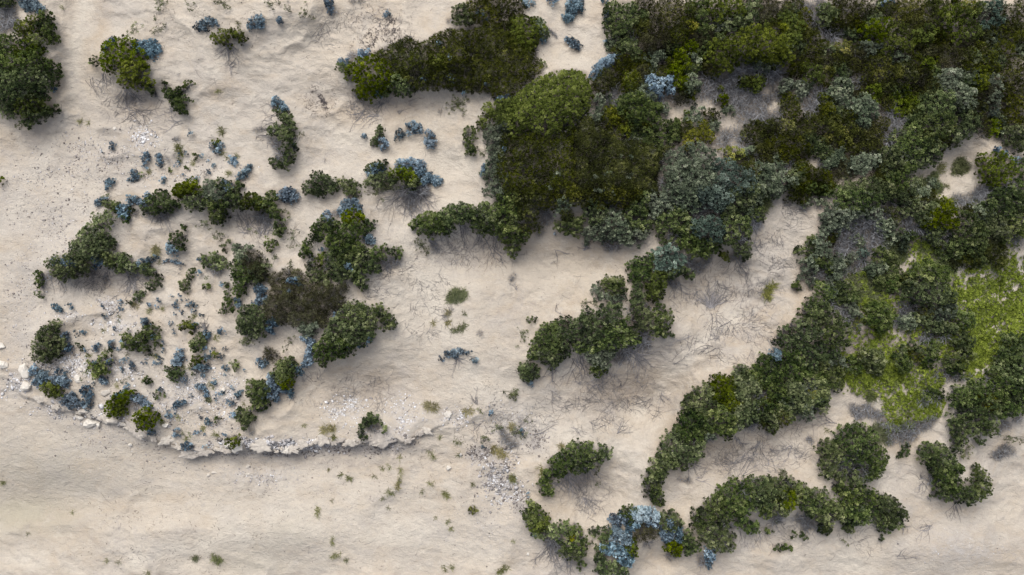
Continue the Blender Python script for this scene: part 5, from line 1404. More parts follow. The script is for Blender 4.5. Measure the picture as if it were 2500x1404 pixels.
# ---------------------------------------------------------------- plants
def sample(d, s, r, margin=1.0):
    """jittered points (photo px) inside the shrub's outline, with crown profile 0..1 and outward slope"""
    p = d['pts']; st = s / S
    if d['sh'] == 'P': x0, y0 = p.min(0); x1, y1 = p.max(0)
    else: x0, y0 = (p[:, :2] - p[:, 2:]).min(0); x1, y1 = (p[:, :2] + p[:, 2:]).max(0)
    x0, x1 = max(x0, -110), min(x1, 2610); y0, y1 = max(y0, -110), min(y1, 1514)
    if x1 <= x0 or y1 <= y0: return None
    X, Y = np.meshgrid(np.arange(x0 - st, x1 + st, st), np.arange(y0 - st, y1 + st, st * .87)); X[1::2] += st / 2
    X = X.ravel() + r.uniform(-.36, .36, X.size) * st; Y = Y.ravel() + r.uniform(-.36, .36, Y.size) * st
    wa = 13 if d['sh'] == 'P' else 5
    wx = X + wa * fbm(X, Y, 22 + wa, 101, 4, .6); wy = Y + wa * fbm(X, Y, 22 + wa, 205, 4, .6)
    if d['sh'] == 'P':
        m = inpoly(wx, wy, p); X, Y, wx, wy = X[m], Y[m], wx[m], wy[m]
        dd = polydist(wx, wy, p); hh = np.clip(dd / (105 if d['sp'] == 'G' else 52), 0, 1); hh = np.sqrt(1 - (1 - hh) ** 2) ; ox = oy = np.zeros(len(X))
        pole = .12
    else:
        rm = p[:, 2].mean() if len(p) > 2 else p[:, 2].max(); hh = np.zeros(len(X)); ox = np.zeros(len(X)); oy = np.zeros(len(X))
        rb = p[:, 2].max()
        for x, y, q in p:
            q = q * 1.05 if d['sp'] in 'DGTU' else q
            dx = (wx - x) / q; dy = (wy - y) / q; d2 = dx * dx + dy * dy
            v = np.sqrt(np.clip(1 - d2, 0, 1)) * min(1, (q / rb) ** .6); u = v > hh; hh[u] = v[u]; ox[u] = dx[u]; oy[u] = dy[u]
        m = hh > .03; X, Y, hh, ox, oy = X[m], Y[m], hh[m], ox[m], oy[m]
    return X, Y, hh, ox, oy
def crown(d, X, Y, hh, ox, oy, r):
    sp = d['sp']; sc, am = LUMP.get(sp, (.4, .2)); sc = sc / S * .95
    # knobbly sub-domes
    x0, y0, x1, y1 = X.min() - sc, Y.min() - sc, X.max() + sc, Y.max() + sc
    cx, cy = np.meshgrid(np.arange(x0, x1 + sc, sc), np.arange(y0, y1 + sc, sc * .87)); cx[1::2] += sc / 2
    cx = cx.ravel() + r.uniform(-.35, .35, cx.size) * sc; cy = cy.ravel() + r.uniform(-.35, .35, cy.size) * sc
    ca = r.uniform(.3, 1.25, cx.size); ct = r.normal(0, .13, cx.size); best = np.zeros(len(X)) - 9; bx = np.zeros(len(X)); by = np.zeros(len(X)); bt = np.zeros(len(X))
    for a in range(0, len(cx)):
        q = np.where((np.abs(X - cx[a]) < sc * 1.1) & (np.abs(Y - cy[a]) < sc * 1.1))[0]
        if not len(q): continue
        dx = (X[q] - cx[a]) / (sc * .75); dy = (Y[q] - cy[a]) / (sc * .75); v = ca[a] * .5 + np.clip(1 - dx * dx - dy * dy, -.8, 1)
        u = v > best[q]; k = q[u]; best[k] = v[u]; bx[k] = dx[u]; by[k] = dy[u]; bt[k] = ct[a]
    best = np.clip(best, -.5, 2)
    h = d['h'] * (.16 + .84 * hh) * (1 + .25 * fbm(X, Y, 45, 301, 2)) + am * (best - .5) * np.clip(hh * 2, .25, 1)
    nx = ox * .9 + bx * .75; ny = oy * .9 + by * .75
    return np.maximum(h, .05), nx, -ny, bt
def foliage(d, r, name, parent=None):
    sp = d['sp']; big = sp in 'DGTUMKYB'
    s = SPC[sp] * d['ls']; res = sample(d, s, r)
    if res is None or len(res[0]) < 3: return None
    X, Y, hh, ox, oy = res
    h, nx, ny, bt = crown(d, X, Y, hh, ox, oy, r)
    keep = np.ones(len(X), bool)
    if sp == 'S': keep = (fbm(X, Y, 9, 501, 2) + r.uniform(-.25, .25, len(X))) > .05
    elif sp in 'RZE': keep = r.random(len(X)) < .95
    elif sp in 'DGTUY': keep = (r.random(len(X)) < np.clip(.55 + hh * 1.2, 0, 1)) & (fbm(X, Y, 14, 733, 2) > -.62 + .25 * (1 - hh))
    elif sp == 'B': keep = fbm(X, Y, 9, 733, 2) > -.45
    elif sp in 'MK': keep = r.random(len(X)) < .95
    X, Y, hh, h, nx, ny, bt = [q[keep] for q in (X, Y, hh, h, nx, ny, bt)]
    if len(X) < 2: return None
    zm = d['h'] * .6
    tint = .46 + bt + r.normal(0, .15, len(X)) + d.get('tv', 0) + .10 * fbm(X, Y, 60, 881, 2)
    if sp in 'RZE':
        P_ = [(X, Y, np.full(len(X), .01), np.stack([nx * .3, ny * .3, np.ones(len(X))], 1), tint, r.uniform(.7, 1.25, len(X)) * (.55 + .45 * d['h'] / .4))]
    else:
        P_ = [(X, Y, h + r.normal(0, .05, len(X)), np.stack([nx, ny, np.full(len(X), .9)], 1), tint, r.uniform(.8, 1.25, len(X)) * d['ls'])]
        low = (h > .3) & (r.random(len(X)) < (.85 if big else .3))
        if low.any():                                    # inner leaf layers so the crown has body seen from the side
            jx = r.normal(0, s / S * .45, low.sum()); jy = r.normal(0, s / S * .45, low.sum())
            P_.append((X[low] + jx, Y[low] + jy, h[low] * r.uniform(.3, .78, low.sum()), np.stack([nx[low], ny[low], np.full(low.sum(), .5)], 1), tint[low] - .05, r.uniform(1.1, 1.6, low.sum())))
    X, Y, h, nm, tint, sc = [np.concatenate(q) for q in zip(*P_)]
    wx, wy = place(d, X, Y); z = ground_at(wx, wy) + h - .02
    V, F, T = clumps(np.stack([wx, wy, z], 1), nm, sc, tint, TPL[sp], r)
    if sp == 'S':                                        # thin runners on the sand tie the sprigs together
        cx, cy = centre(d); ax, ay = place(d, np.array([cx]), np.array([cy])); q = r.choice(len(wx), min(len(wx), 60), replace=False); t = np.linspace(0, 1, 6)[None]
        X1 = ax[0] + (wx[q] - ax[0])[:, None] * t; Y1 = ay[0] + (wy[q] - ay[0])[:, None] * t; w1 = np.sin(t * 3.14) * .08; X1 = X1 + w1 * r.normal(0, 1, (len(q), 1)); Y1 = Y1 + w1 * r.normal(0, 1, (len(q), 1))
        V1, F1 = tubes(np.stack([X1, Y1, ground_at(X1, Y1) + .02], -1), np.full(X1.shape, .006)); F = [np.concatenate([F[0], F1 + len(V)])] + F[1:]; V = np.concatenate([V, V1]); T = np.concatenate([T, np.full(len(V1), .2)])
    return mesh(name, V, F, MAT[sp], T, parent)
def centre(d):
    if d['sh'] == 'F': return d['x'], d['y']
    p = d['pts']
    if d['sh'] == 'P': return tuple(p.mean(0))
    a = p[:, 2] ** 2; return (p[:, 0] * a).sum() / a.sum(), (p[:, 1] * a).sum() / a.sum()
def place(d, X, Y):
    """photo px -> world xy for a plant standing on the dune: same mapping as the sand under it, at its middle height"""
    k = 1 - (gz(X, Y, ZS) + d['h'] * .5) / HC; return (X - CX) * S * k, (CY - Y) * S * k
def stems(d, r, parent, name='stems'):
    p = d['pts']; cs = p if d['sh'] != 'P' else None
    if cs is None:
        X, Y = r.uniform(p[:, 0].min(), p[:, 0].max(), 60), r.uniform(p[:, 1].min(), p[:, 1].max(), 60); m = inpoly(X, Y, p); cs = np.stack([X[m], Y[m], np.full(m.sum(), 20.)], 1)
    if not len(cs): return
    A = []; 
    for x, y, q in cs[:40]:
        n = 4 + int(q / 5); az = r.uniform(0, 6.283, n); rr = r.uniform(.35, .95, n) * q
        b = np.stack([np.full(n, x) + r.normal(0, q * .12, n), np.full(n, y) + r.normal(0, q * .12, n)], 1)
        t = np.linspace(0, 1, 5)[None, :]
        bx = b[:, :1] + np.cos(az)[:, None] * rr[:, None] * t; by = b[:, 1:] + np.sin(az)[:, None] * rr[:, None] * t
        bx += r.normal(0, q * .06, bx.shape); by += r.normal(0, q * .06, by.shape)
        wx, wy = place(d, bx, by); prof = np.sqrt(np.clip(1 - (rr / q) ** 2, .05, 1)); hh = d['h'] * .8 * prof * min(1, q / cs[:, 2].max())
        z = ground_at(wx, wy) - .05 + hh[:, None] * t ** .8
        A.append(np.stack([wx, wy, z], -1))
    P_ = np.concatenate(A); R_ = np.linspace(.035, .008, 5)[None] * r.uniform(.6, 1.3, (len(P_), 1))
    V, F = tubes(P_, R_); return mesh(name, V, F, MAT['bark'], np.full(len(V), .5), parent)
def twigs(d, r, name, parent=None, dens=60):
    """tangle of dead twigs filling lumps"""
    A = []
    for x, y, q in d['pts']:
        if not (-60 < x < 2560 and -60 < y < 1464): continue
        n = int(max(6, dens * 3.14 * (q * S) ** 2 * 2.2)); b = r.uniform(0, 6.283, n); rr = np.sqrt(r.random(n)) * q * .75
        x0 = x + np.cos(b) * rr; y0 = y + np.sin(b) * rr; az = np.where(r.random(n) < .5, b, r.uniform(0, 6.283, n)); ln = r.uniform(.35, 1.0, n) * min(q * 1.1, 26)
        t = np.linspace(0, 1, 5)[None]; cv = r.normal(0, .5, n)[:, None]; a2 = az[:, None] + cv * t
        X = x0[:, None] + np.cos(a2) * ln[:, None] * t + r.normal(0, .6, (n, 5)); Y = y0[:, None] + np.sin(a2) * ln[:, None] * t + r.normal(0, .6, (n, 5))
        wx, wy = place(d, X, Y); prof = np.sqrt(np.clip(1 - (rr / q) ** 2, .08, 1))[:, None]
        z = ground_at(wx, wy) + d['h'] * prof * (r.uniform(.1, .9, (n, 1)) + .25 * (t - .3)); A.append(np.stack([wx, wy, z], -1))
    if not A: return None
    P_ = np.concatenate(A); R_ = np.linspace(1, .45, 5)[None] * r.uniform(.006, .015, (len(P_), 1))
    V, F = tubes(P_, R_); t = np.repeat(r.uniform(.1, .9, len(P_)), 15); return mesh(name, V, F, MAT['W'], t, parent)
def fan(d, r, name):
    """bare branching skeleton spreading from a root point, resting on the sand"""
    L = {0: [], 1: [], 2: []}; a0 = -math.radians(d['ang']) if False else math.radians(d['ang'])
    n = max(3, int(d['n'] * .6))
    def curve(x, y, az, ln, k=7, wig=.26):
        t = np.zeros((k, 2)); t[0] = x, y; a = az
        for i in range(1, k): a += r.normal(0, wig); t[i] = t[i - 1] + np.array([math.cos(a), -math.sin(a)]) * ln / (k - 1)
        return t, a
    for i in range(n):
        az = a0 + math.radians(r.uniform(-.5, .5) * d['spr'] * 1.6); ln = d['ln'] * r.uniform(.45, 1.05)
        c, _ = curve(d['x'] + r.normal(0, d['ln'] * .09), d['y'] + r.normal(0, d['ln'] * .05), az, ln); L[0].append((c, ln))
        for j in range(r.integers(1, 4)):
            k = r.integers(1, 6); c2, _ = curve(*c[k], az + r.choice([-1, 1]) * r.uniform(.3, .9), ln * r.uniform(.25, .6), 5); L[1].append((c2, ln))
            for q in range(r.integers(0, 3)): k = r.integers(1, 4); c3, _ = curve(*c2[k], az + r.uniform(-1.4, 1.4), ln * r.uniform(.1, .28), 4); L[2].append((c3, ln))
    Vs, Fs, Ts, base = [], [], [], 0
    for lv, (ra, k) in enumerate(((.019, 7), (.011, 5), (.008, 4))):
        if not L[lv]: continue
        C2 = np.stack([c for c, _ in L[lv]]); wx, wy = to_world(C2[..., 0], C2[..., 1]); m = len(C2)
        lift = np.abs(np.cumsum(r.normal(0, .035, (m, k)), 1)) * (d['h'] / .4) * np.sin(np.linspace(.25, 2.9, k))[None]
        z = ground_at(wx, wy) + ra * .6 + lift; V, F = tubes(np.stack([wx, wy, z], -1), np.linspace(1, .3, k)[None] * ra * r.uniform(.6, 1.2, (m, 1)), 4)
        Vs.append(V); Fs.append(F + base); Ts.append(np.repeat(r.uniform(.1, .8, m), k * 4)); base += len(V)
    return mesh(name, np.concatenate(Vs), np.concatenate(Fs), MAT['F'], np.concatenate(Ts))
def litter_patch(d, r, name):
    A = []
    for x, y, q in d['pts']:
        n = int(q * q * .8); q *= 1.5; b = r.uniform(0, 6.283, n); rr = np.sqrt(r.random(n)) * q; X = x + np.cos(b) * rr; Y = y + np.sin(b) * rr
        m = fbm(X, Y, 6, 91, 3) + r.uniform(-.35, .35, n) > .0; X, Y = X[m], Y[m]; n = len(X); az = r.uniform(0, 6.283, n)[:, None] + r.normal(0, .4, (n, 1)) * np.linspace(0, 1, 3)[None]; t = np.linspace(0, 1, 3)[None] * r.uniform(1.5, 4.5, (n, 1))
        X = X[:, None] + np.cos(az) * t; Y = Y[:, None] + np.sin(az) * t; wx, wy = to_world(X, Y); A.append(np.stack([wx, wy, ground_at(wx, wy) + r.uniform(.01, .07, (n, 3))], -1))
    P_ = np.concatenate(A); V, F = tubes(P_, np.full(P_.shape[:2], .011)); return mesh(name, V, F, MAT['litter'], np.repeat(r.random(len(P_)), 9))

KIND = dict(D=('green_shrub', 'shrub', 'dark green', 'leafy shrub'), G=('olive_shrub', 'shrub', 'olive green', 'rounded shrub'), M=('heath_shrub', 'heath shrub', 'dark olive', 'fine leaved heath'),
 K=('brown_heath_shrub', 'heath shrub', 'brownish', 'fine leaved heath'), T=('grey_green_shrub', 'shrub', 'grey green', 'shrub'), U=('teal_shrub', 'shrub', 'teal green', 'rosette shrub'), Y=('yellow_green_shrub', 'shrub', 'yellow green', 'small leaved shrub'),
 B=('cushion_bush', 'cushion bush', 'silver blue', 'cushion bush'), W=('dead_twig_shrub', 'dead shrub', 'grey', 'dead twiggy shrub'), F=('dead_branches', 'dead branches', 'bare grey', 'dead branches on sand'), S=('sparse_plant', 'low plant', 'sparse green', 'sprawling plant'),
 R=('grass_tuft', 'grass tuft', 'green', 'grass tuft'), Z=('straw_grass_tuft', 'grass tuft', 'straw coloured', 'grass tuft'), E=('soft_grass_clump', 'grass clump', 'soft grey green', 'grass clump'), N=('twig_litter_patch', 'dry litter', 'dark brown', 'dry twig litter'))
# filler scrub in the thicket zones
cov = cover.copy()
for x, y, rx, ry, den in CREEPER: cov[((PX - x) / rx) ** 2 + ((PY - y) / ry) ** 2 < .95] = 1
trng = np.random.default_rng(91); pl = np.array([(110, 930), (200, 760), (430, 700), (560, 760), (640, 960), (560, 1070), (470, 1080), (300, 990)], float); made = 0
for _ in range(2500):
    if made >= 120: break
    if made < 95: x, y = trng.uniform(100, 640), trng.uniform(700, 1090); ok = inpoly(np.array([x]), np.array([y]), pl)[0]
    else: x, y = trng.uniform(330, 620), trng.uniform(370, 440); ok = True
    if not ok or gz(np.array(x), np.array(y), cov) > .02: continue
    q = trng.uniform(2.4, 5.5); SH.append(dict(sp=trng.choice(list('BBBRD')), h=.16 + q * .02, sh='C', pts=np.array([[x, y, q], [x + trng.normal(0, q * .7), y + trng.normal(0, q * .7), q * .8]]), lm='', lab='')); cov[np.hypot(PX - x, PY - y) < q + 7] = 1; made += 1
# lumps that do not touch are plants of their own
NEW = []
for d in SH:
    if d['sh'] in 'FP' : NEW.append(d); continue
    p = d['pts']; n = len(p); g = list(range(n)); gap = 2.5
    if d['sp'] == 'N': NEW.append(d); continue
    for i in range(n):
        for j in range(i):
            if np.hypot(p[i, 0] - p[j, 0], p[i, 1] - p[j, 1]) < p[i, 2] + p[j, 2] + gap and g[i] != g[j]:
                a, b = g[i], g[j]; g = [b if q == a else q for q in g]
    ids = sorted(set(g), key=lambda q: -sum(p[k, 2] ** 2 for k in range(n) if g[k] == q))
    for k, q in enumerate(ids):
        e = dict(d); e['pts'] = p[[i for i in range(n) if g[i] == q]]
        if k: e['lm'] = e['lab'] = ''
        NEW.append(e)
SH = NEW
frng = np.random.default_rng(5); pts = []
for zn in ZONES:
    z = np.array(zn, float); X = frng.uniform(z[:, 0].min(), z[:, 0].max(), 2500); Y = frng.uniform(z[:, 1].min(), z[:, 1].max(), 2500); m = inpoly(X, Y, z)
    for x, y in zip(X[m], Y[m]):
        if any(((x - a) / c) ** 2 + ((y - b) / e) ** 2 < 1.1 for a, b, c, e in POCKETS): continue
        if gz(np.array(x), np.array(y), cov) > .35: continue
        R0 = frng.uniform(13, 24) if frng.random() < .7 else frng.uniform(9, 14); q = [(x, y, R0)] + [(x + frng.normal(0, R0 * .7), y + frng.normal(0, R0 * .7), R0 * frng.uniform(.6, .9)) for _ in range(3)]
        lower = y > 440; sp = frng.choice(list('MDTDWE' if lower else 'MMDGDKMT')); SH.append(dict(sp=sp, h=frng.uniform(.6, 1.05), sh='C', pts=np.array(q), lm='', lab='', fill=1))
        for a, b, c in q: cov[np.hypot(PX - a, PY - b) < c] = 1

def area(d): return 0 if d['sh'] == 'F' else (1e4 if d['sh'] == 'P' else (d['pts'][:, 2] ** 2).sum() * 3.14)
LMS = [(d['lm'], centre(d)) for d in SH if d['lm']]
used = set(); order = ['', 'second ', 'third ', 'fourth ', 'fifth ', 'sixth ', 'seventh ', 'eighth ', 'ninth ', 'tenth ']
def relation(x, y, a, b):
    dx, dy = x - a, y - b
    if abs(dx) > 2.2 * abs(dy): return 'right of' if dx > 0 else 'left of'
    if abs(dy) > 2.2 * abs(dx): return 'below' if dy > 0 else 'above'
    return ('lower' if dy > 0 else 'upper') + (' right of' if dx > 0 else ' left of')
cnt = {}
def autolabel(head, x, y):
    best = None
    ls = sorted(LMS, key=lambda l: (l[1][0] - x) ** 2 + (l[1][1] - y) ** 2)
    for k in range(10):
        for nm, (a, b) in ls[:4]:
            if np.hypot(a - x, b - y) < 4: continue
            rel = relation(x, y, a, b); o = order[k]
            t = (f'{head}, {o}closest {rel} the {nm}')
            key = (head, rel, nm)
            if cnt.get(key, 0) == k and t not in used and len(t.split()) <= 16: cnt[key] = k + 1; used.add(t); return t
    t = f'{head} between the {ls[0][0]} and the {ls[1][0]}'; used.add(t); return t
def sizeword(d):
    a = area(d)
    if d['sh'] == 'F': return 'long' if d['ln'] > 62 else ('short' if d['ln'] < 38 else '')
    return 'tiny' if a < 130 else 'small' if a < 700 else '' if a < 4000 else 'large'
# nearest-first so that "closest", "second closest" come out true
def d_lm(d):
    x, y = centre(d); return min((np.hypot(x - c[0], y - c[1]) for n, c in LMS))
for d in sorted(SH, key=d_lm):
    nm, cat, col, kind = KIND[d['sp']]
    if d['lab']: used.add(d['lab']); d['label'] = d['lab']; continue
    x, y = centre(d); d['label'] = autolabel(f'{sizeword(d)} {col} {kind}'.strip(), x, y)
def visible(d):
    if d['sh'] == 'F': return True
    if d['sh'] == 'P': return True
    p = d['pts']; return bool(((p[:, 0] + p[:, 2] > -5) & (p[:, 0] - p[:, 2] < 2505) & (p[:, 1] + p[:, 2] > -5) & (p[:, 1] - p[:, 2] < 1409)).any())
GROUPS = dict(D='dark green leafy shrubs of the dunes', G='olive green rounded shrubs', M='fine leaved heath shrubs', K='brown heath shrubs', T='grey green shrubs', U='teal rosette shrubs', Y='yellow green shrubs', B='silver blue cushion bushes', W='dead twiggy shrubs', F='dead branches lying on the sand', S='sparse sprawling plants', R='grass tufts', Z='straw grass tufts', E='soft grass clumps', N='patches of dry twig litter')
for i, d in enumerate(SH):
    if not visible(d): continue
    r = np.random.default_rng(1000 + i); nm, cat, col, kind = KIND[d['sp']]; d['tv'] = float(r.normal(0, .06)); d['tv'] -= .12 if (d['sp'] == 'B' and area(d) < 1500) else 0; d['ls'] = 1.28 if (sp == 'G' and d['sh'] == 'P') else float(r.uniform(.82, 1.2)); d['h'] *= .8; sp = d['sp']
    if sp == 'F': ob = fan(d, r, nm)
    elif sp == 'N': ob = litter_patch(d, r, nm)
    elif sp == 'W': ob = twigs(d, r, nm)
    elif sp in 'RZE' or area(d) < 900 or sp == 'S':
        ob = foliage(d, r, nm)
    else:
        cx, cy = centre(d); wx, wy = place(d, np.array(cx), np.array(cy)); ob = bpy.data.objects.new(nm, None); scene.collection.objects.link(ob)
        ob.location = (float(wx), float(wy), float(ground_at(wx, wy))); ob.empty_display_size = .3
        f = foliage(d, r, 'foliage', ob); s = stems(d, r, ob)
        for c in (f, s):
            if c is not None: c.matrix_parent_inverse = ob.matrix_world.inverted() if False else __import__('mathutils').Matrix.Translation(-ob.location)
        if f is None: continue
    if ob is None: continue
    ob['label'] = d['label']; ob['category'] = cat; ob['group'] = GROUPS[sp]

# ---------------------------------------------------------------- creeper ground cover
r = np.random.default_rng(3); XS = []; YS = []
for x, y, rx, ry, den in CREEPER:
    n = int(rx * ry * 3.14 / 7 * den); b = r.uniform(0, 6.283, n); q = np.sqrt(r.random(n)) * 1.3; X = x + np.cos(b) * q * rx; Y = y + np.sin(b) * q * ry
    f = fbm(X, Y, 7, 71, 3, .6) + .5 * fbm(X, Y, 28, 75, 2); m = f + r.uniform(-.2, .2, n) > (-.44 - .5 * (den - .5) + .8 * q ** 2.5); XS.append(X[m]); YS.append(Y[m])
X = np.concatenate(XS); Y = np.concatenate(YS); n = len(X); wx, wy = to_world(X, Y, .1); hgt = .04 + .30 * np.clip(fbm(X, Y, 17, 72, 3) + .35, 0, 1.1)
V, F, T = clumps(np.stack([wx, wy, ground_at(wx, wy) + hgt * r.uniform(.4, 1, n)], 1), np.stack([r.normal(0, .5, n), r.normal(0, .5, n), np.ones(n)], 1), r.uniform(.6, 1.3, n), .42 + r.normal(0, .18, n), TPL['C'], r)
ob = mesh('creeper_ground_cover', V, F, MAT['C'], T); ob['kind'] = 'stuff'; ob['label'] = 'bright lime green creeper spreading over sand at the right'; ob['category'] = 'ground cover'

# ---------------------------------------------------------------- twig scraps, dark flecks and leaf debris strewn on the sand
def scraps(name, n, regions, lo, hi, rad, mat, label, cat, seed):
    r = np.random.default_rng(seed); P_ = []
    w_ = np.array([a[4] for a in regions], float); w_ /= w_.sum()
    for (x, y, rx, ry, _), k in zip(regions, (w_ * n).astype(int)):
        b = r.uniform(0, 6.283, k); q = np.sqrt(r.random(k)); X = x + np.cos(b) * q * rx; Y = y + np.sin(b) * q * ry
        m = (gz(X, Y, cover) < .3) & (fbm(X, Y, 30, seed, 3) + r.uniform(-.3, .3, k) > .02) & (X > -60) & (X < 2560) & (Y > -60) & (Y < 1464); X, Y = X[m], Y[m]; k = len(X)
        az = (fbm(X, Y, 120, seed + 7, 2) * 4 + r.normal(0, .7, k))[:, None] + r.normal(0, .5, (k, 1)) * np.linspace(0, 1, 4)[None]; t = np.linspace(0, 1, 4)[None] * (lo + (hi - lo) * r.random((k, 1)) ** 2)
        X = X[:, None] + np.cos(az) * t + r.normal(0, .35, (k, 4)); Y = Y[:, None] + np.sin(az) * t + r.normal(0, .35, (k, 4)); wx, wy = to_world(X, Y)
        P_.append(np.stack([wx, wy, ground_at(wx, wy) + r.uniform(.0, .025, (k, 4))], -1))
    P_ = np.concatenate(P_); V, F = tubes(P_, np.linspace(1, .5, 4)[None] * rad * r.uniform(.5, 1.3, (len(P_), 1)))
    ob = mesh(name, V, F, mat, np.repeat(r.uniform(0, .8, len(P_)), 12)); ob['kind'] = 'stuff'; ob['label'] = label; ob['category'] = cat
ALL = (1250, 700, 1500, 850, 1.0)
scraps('twig_scraps', 12000, [(1880, 600, 90, 130, 2.2), (1760, 730, 130, 90, 2.2), (1800, 830, 130, 60, 1.2), (1500, 980, 140, 60, 1.6), (1440, 1010, 170, 60, 1), (1030, 720, 70, 110, 1.2), (900, 700, 60, 60, .7), (1180, 610, 110, 40, 1), (330, 270, 90, 40, 1), (260, 690, 100, 35, 1), (1820, 1120, 150, 45, 1.6), (1880, 1090, 120, 60, 1), (930, 270, 90, 35, .9), (1450, 1220, 50, 50, 1), (840, 960, 130, 60, 1), (870, 70, 120, 70, .8), (1880, 1310, 110, 30, 1), (1570, 560, 60, 40, .5), (1930, 500, 70, 40, 1), (2100, 1290, 60, 60, .5), (1230, 1060, 80, 60, .8), (620, 560, 100, 50, .7), ALL],
       5, 38, .0105, MAT['F'], 'thin grey dead twigs strewn across the bare sand', 'twigs', 21)
scraps('dark_flecks', 7000, [(1250, 700, 1400, 800, 3), (250, 450, 260, 100, 1), (420, 900, 330, 170, 2), (900, 1180, 300, 90, .5), (350, 1380, 200, 60, .5), (480, 1250, 240, 90, .8), (1180, 1020, 80, 90, .6), (600, 60, 260, 60, .5), (940, 90, 120, 70, .6), (780, 250, 40, 50, .5)],
       2, 8, .011, MAT['litter'], 'dark specks of dry leaf and stick litter over the sand', 'plant litter', 22)

# ---------------------------------------------------------------- limestone chips
def stones(n, X, Y, size, r):
    wx, wy = to_world(X, Y); z = ground_at(wx, wy)
    base = np.array([(1, 0, 0), (.4, .9, 0), (-.6, .75, 0), (-1, -.1, 0), (-.3, -.95, 0), (.7, -.7, 0), (.25, .1, .75), (-.35, .1, .6), (0, 0, -.5)])
    F = np.array([(0, 1, 6), (1, 2, 6), (2, 7, 6), (2, 3, 7), (3, 4, 7), (4, 6, 7), (4, 5, 6), (5, 0, 6), (1, 0, 8), (2, 1, 8), (3, 2, 8), (4, 3, 8), (5, 4, 8), (0, 5, 8)])
    sc = size[:, None] * r.uniform([.6, .5, .2], [1.2, 1.1, .6], (n, 3)); a = r.uniform(0, 6.283, n); q = base[None] * (1 + r.normal(0, .18, (n, 9, 3))) * sc[:, None]
    V = np.stack([q[..., 0] * np.cos(a)[:, None] - q[..., 1] * np.sin(a)[:, None] + wx[:, None], q[..., 0] * np.sin(a)[:, None] + q[..., 1] * np.cos(a)[:, None] + wy[:, None], q[..., 2] + z[:, None]], -1)
    return V.reshape(-1, 3), (F[None] + (np.arange(n) * 9)[:, None, None]).reshape(-1, 3)
r = np.random.default_rng(8); Xs, Ys, Ss, Ts = [], [], [], []
for x, y, rx, ry, n, sz, wh in RUBBLE:
    if not n: continue
    n = int(n * 1.7); X = x + r.normal(0, .55, n) * rx; Y = y + r.normal(0, .55, n) * ry; m = (fbm(X, Y, 16, 15, 3) + r.uniform(-.35, .35, n) > -.05) & (gz(X, Y, cover) < .4); k = m.sum()
    Xs.append(X[m]); Ys.append(Y[m]); Ss.append(sz * r.lognormal(-.55, .55, k).clip(.15, 2.2)); Ts.append(np.clip(wh * .8 + r.normal(-.12, .28, k), -.2, .95))
n = 2500; Xs.append(r.uniform(0, 2500, n)); Ys.append(r.uniform(0, 1404, n)); Ss.append(r.uniform(.008, .025, n)); Ts.append(r.uniform(.2, .9, n))
X, Y, Sz, T = map(np.concatenate, (Xs, Ys, Ss, Ts)); V, F = stones(len(X), X, Y, Sz, r)
ob = mesh('limestone_chips', V, F, PEBM, np.repeat(T, 9)); ob['kind'] = 'stuff'; ob['label'] = 'pale limestone chips and gravel scattered on the sand'; ob['category'] = 'gravel'

# ---------------------------------------------------------------- rocks
import bmesh
bmq = bmesh.new(); bmesh.ops.create_icosphere(bmq, subdivisions=4, radius=1); ICO = np.array([v.co[:] for v in bmq.verts]); ICF = np.array([[v.index for v in f.verts] for f in bmq.faces]); bmq.free()
def rock(x, y, rx, ry, h, ang, seed, tint, name='limestone_rock', sink=.25):
    r = np.random.default_rng(seed); v = ICO.copy()
    for _ in range(16):                                  # planar chips give broken faces
        nn = r.normal(size=3); nn /= np.linalg.norm(nn); c = r.uniform(.55, .92); dd = v @ nn - c; m = dd > 0; v[m] -= nn * dd[m][:, None]
    v *= (1 + .22 * fbm(v[:, 0] * 3 + seed, v[:, 1] * 3 + v[:, 2] * 2.3, 1, seed % 97, 4))[:, None]
    v = v * [rx * S, ry * S, h * .6]; c, s = math.cos(ang), math.sin(ang); wx, wy = to_world(x, y, h * .3); gzv = float(ground_at(wx, wy))
    V = np.stack([v[:, 0] * c - v[:, 1] * s + wx, v[:, 0] * s + v[:, 1] * c + wy, v[:, 2] + gzv + h * (.6 - sink) * .6], 1)
    return mesh(name, V, ICF, ROCKM, np.full(len(V), tint) + .2 * fbm(v[:, 0], v[:, 1], .15, 9, 3), smooth=False)
for i, (x, y, rx, ry, h, lab) in enumerate(ROCKS):
    ob = rock(x, y, rx * .98, ry * .98, h, rng.uniform(-.3, .3), 300 + i, .72 if 'white' in lab or 'cream' in lab else .45)
    ob['label'] = lab; ob['category'] = 'rock'; ob['group'] = 'limestone rocks and fallen slabs'
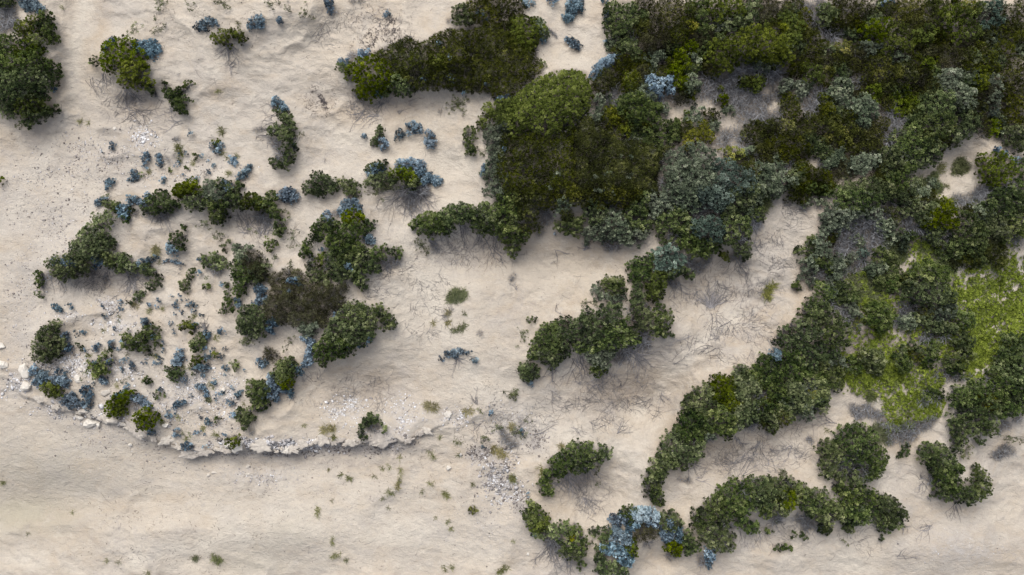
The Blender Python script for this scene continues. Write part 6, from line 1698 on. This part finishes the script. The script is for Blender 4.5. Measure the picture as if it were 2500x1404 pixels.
# broken crust slabs along the brink: flat jagged plates, partly buried on the upper side, jutting over the drop
def plate(x, y, rx, ry, th, ang, seed, tint):
    r = np.random.default_rng(seed); n = 30; a = np.linspace(0, 2 * np.pi, n, endpoint=False); rad = 1 + .16 * r.normal(size=n) * .7 + .22 * np.sin(a * 3 + r.uniform(0, 6)) * r.uniform(.3, 1) + .15 * np.sin(a * 5 + r.uniform(0, 6))
    rings = [(.0, 1.0), (.45, 1.0), (.8, .97), (.97, .72), (1.0, .35), (.86, .0), (.7, -.6)]; V = []; T = []
    c, s_ = math.cos(ang), math.sin(ang); wx, wy = to_world(x, y, th * .5); gzv = float(gz(np.array(x), np.array(y - ry * .9)))
    for f, hz in rings:
        px = np.cos(a) * rad * f * rx * S; py = np.sin(a) * rad * f * ry * S
        X = px * c - py * s_ + wx; Y = px * s_ + py * c + wy
        zz = gzv - .02 + th * (hz - .45) + .05 * fbm(X * 6, Y * 6, 1, 13, 3) * (hz > 0) + .02 * r.normal(size=n) * (f > .3); V.append(np.stack([X, Y, zz], 1)); T.append(np.full(n, tint))
    V = np.concatenate(V); k = len(rings); i = np.arange(k * n).reshape(k, n); j = np.roll(i, -1, 1)
    F = np.stack([i[:-1], i[1:], j[1:], j[:-1]], -1).reshape(-1, 4)
    return mesh('limestone_ledge_slab', V, F, ROCKM, np.concatenate(T))
r = np.random.default_rng(44); ex = E[3:-1]; seg = np.hypot(*np.diff(ex, axis=0).T); cum = np.r_[0, np.cumsum(seg)]; pos = 0; k = 0
while pos < cum[-1]:
    x = np.interp(pos, cum, ex[:, 0]); y = np.interp(pos, cum, ex[:, 1]); j = min(np.searchsorted(cum, pos, 'right') - 1, len(seg) - 1); dv = ex[j + 1] - ex[j]; ang = math.atan2(-dv[1], dv[0])
    for dy in np.arange(-24, 25, 1.0):
        if gz(np.array(x), np.array(y + dy), jag) < 0: y = y + dy; break
    if x < 400 and r.random() < .45: pos += 16; continue
    rx = r.lognormal(2.35, .45); ry = rx * r.uniform(.35, .7) * (1.3 if 580 < x < 790 else 1)
    ob = plate(x, y - ry * .6 + r.normal(0, 2), rx, ry, r.uniform(.08, .20), ang + r.normal(0, .35), 700 + k, r.uniform(.35, .8) if 560 < x < 800 else r.uniform(.15, .5))
    t = autolabel('cream limestone crust slab on the cliff edge' if x > 430 else 'grey limestone slab on the sloping bank edge', x, y)
    ob['label'] = t; ob['category'] = 'rock'; ob['group'] = 'crust slabs along the bank edge'; ob['kind'] = 'thing'; pos += rx * r.uniform(.9, 1.9); k += 1
print('things', len([o for o in scene.objects if o.parent is None]), 'faces', sum(len(o.data.polygons) for o in scene.objects if o.type == 'MESH'), 'max labels', max(len(o.get('label', '').split()) for o in scene.objects))
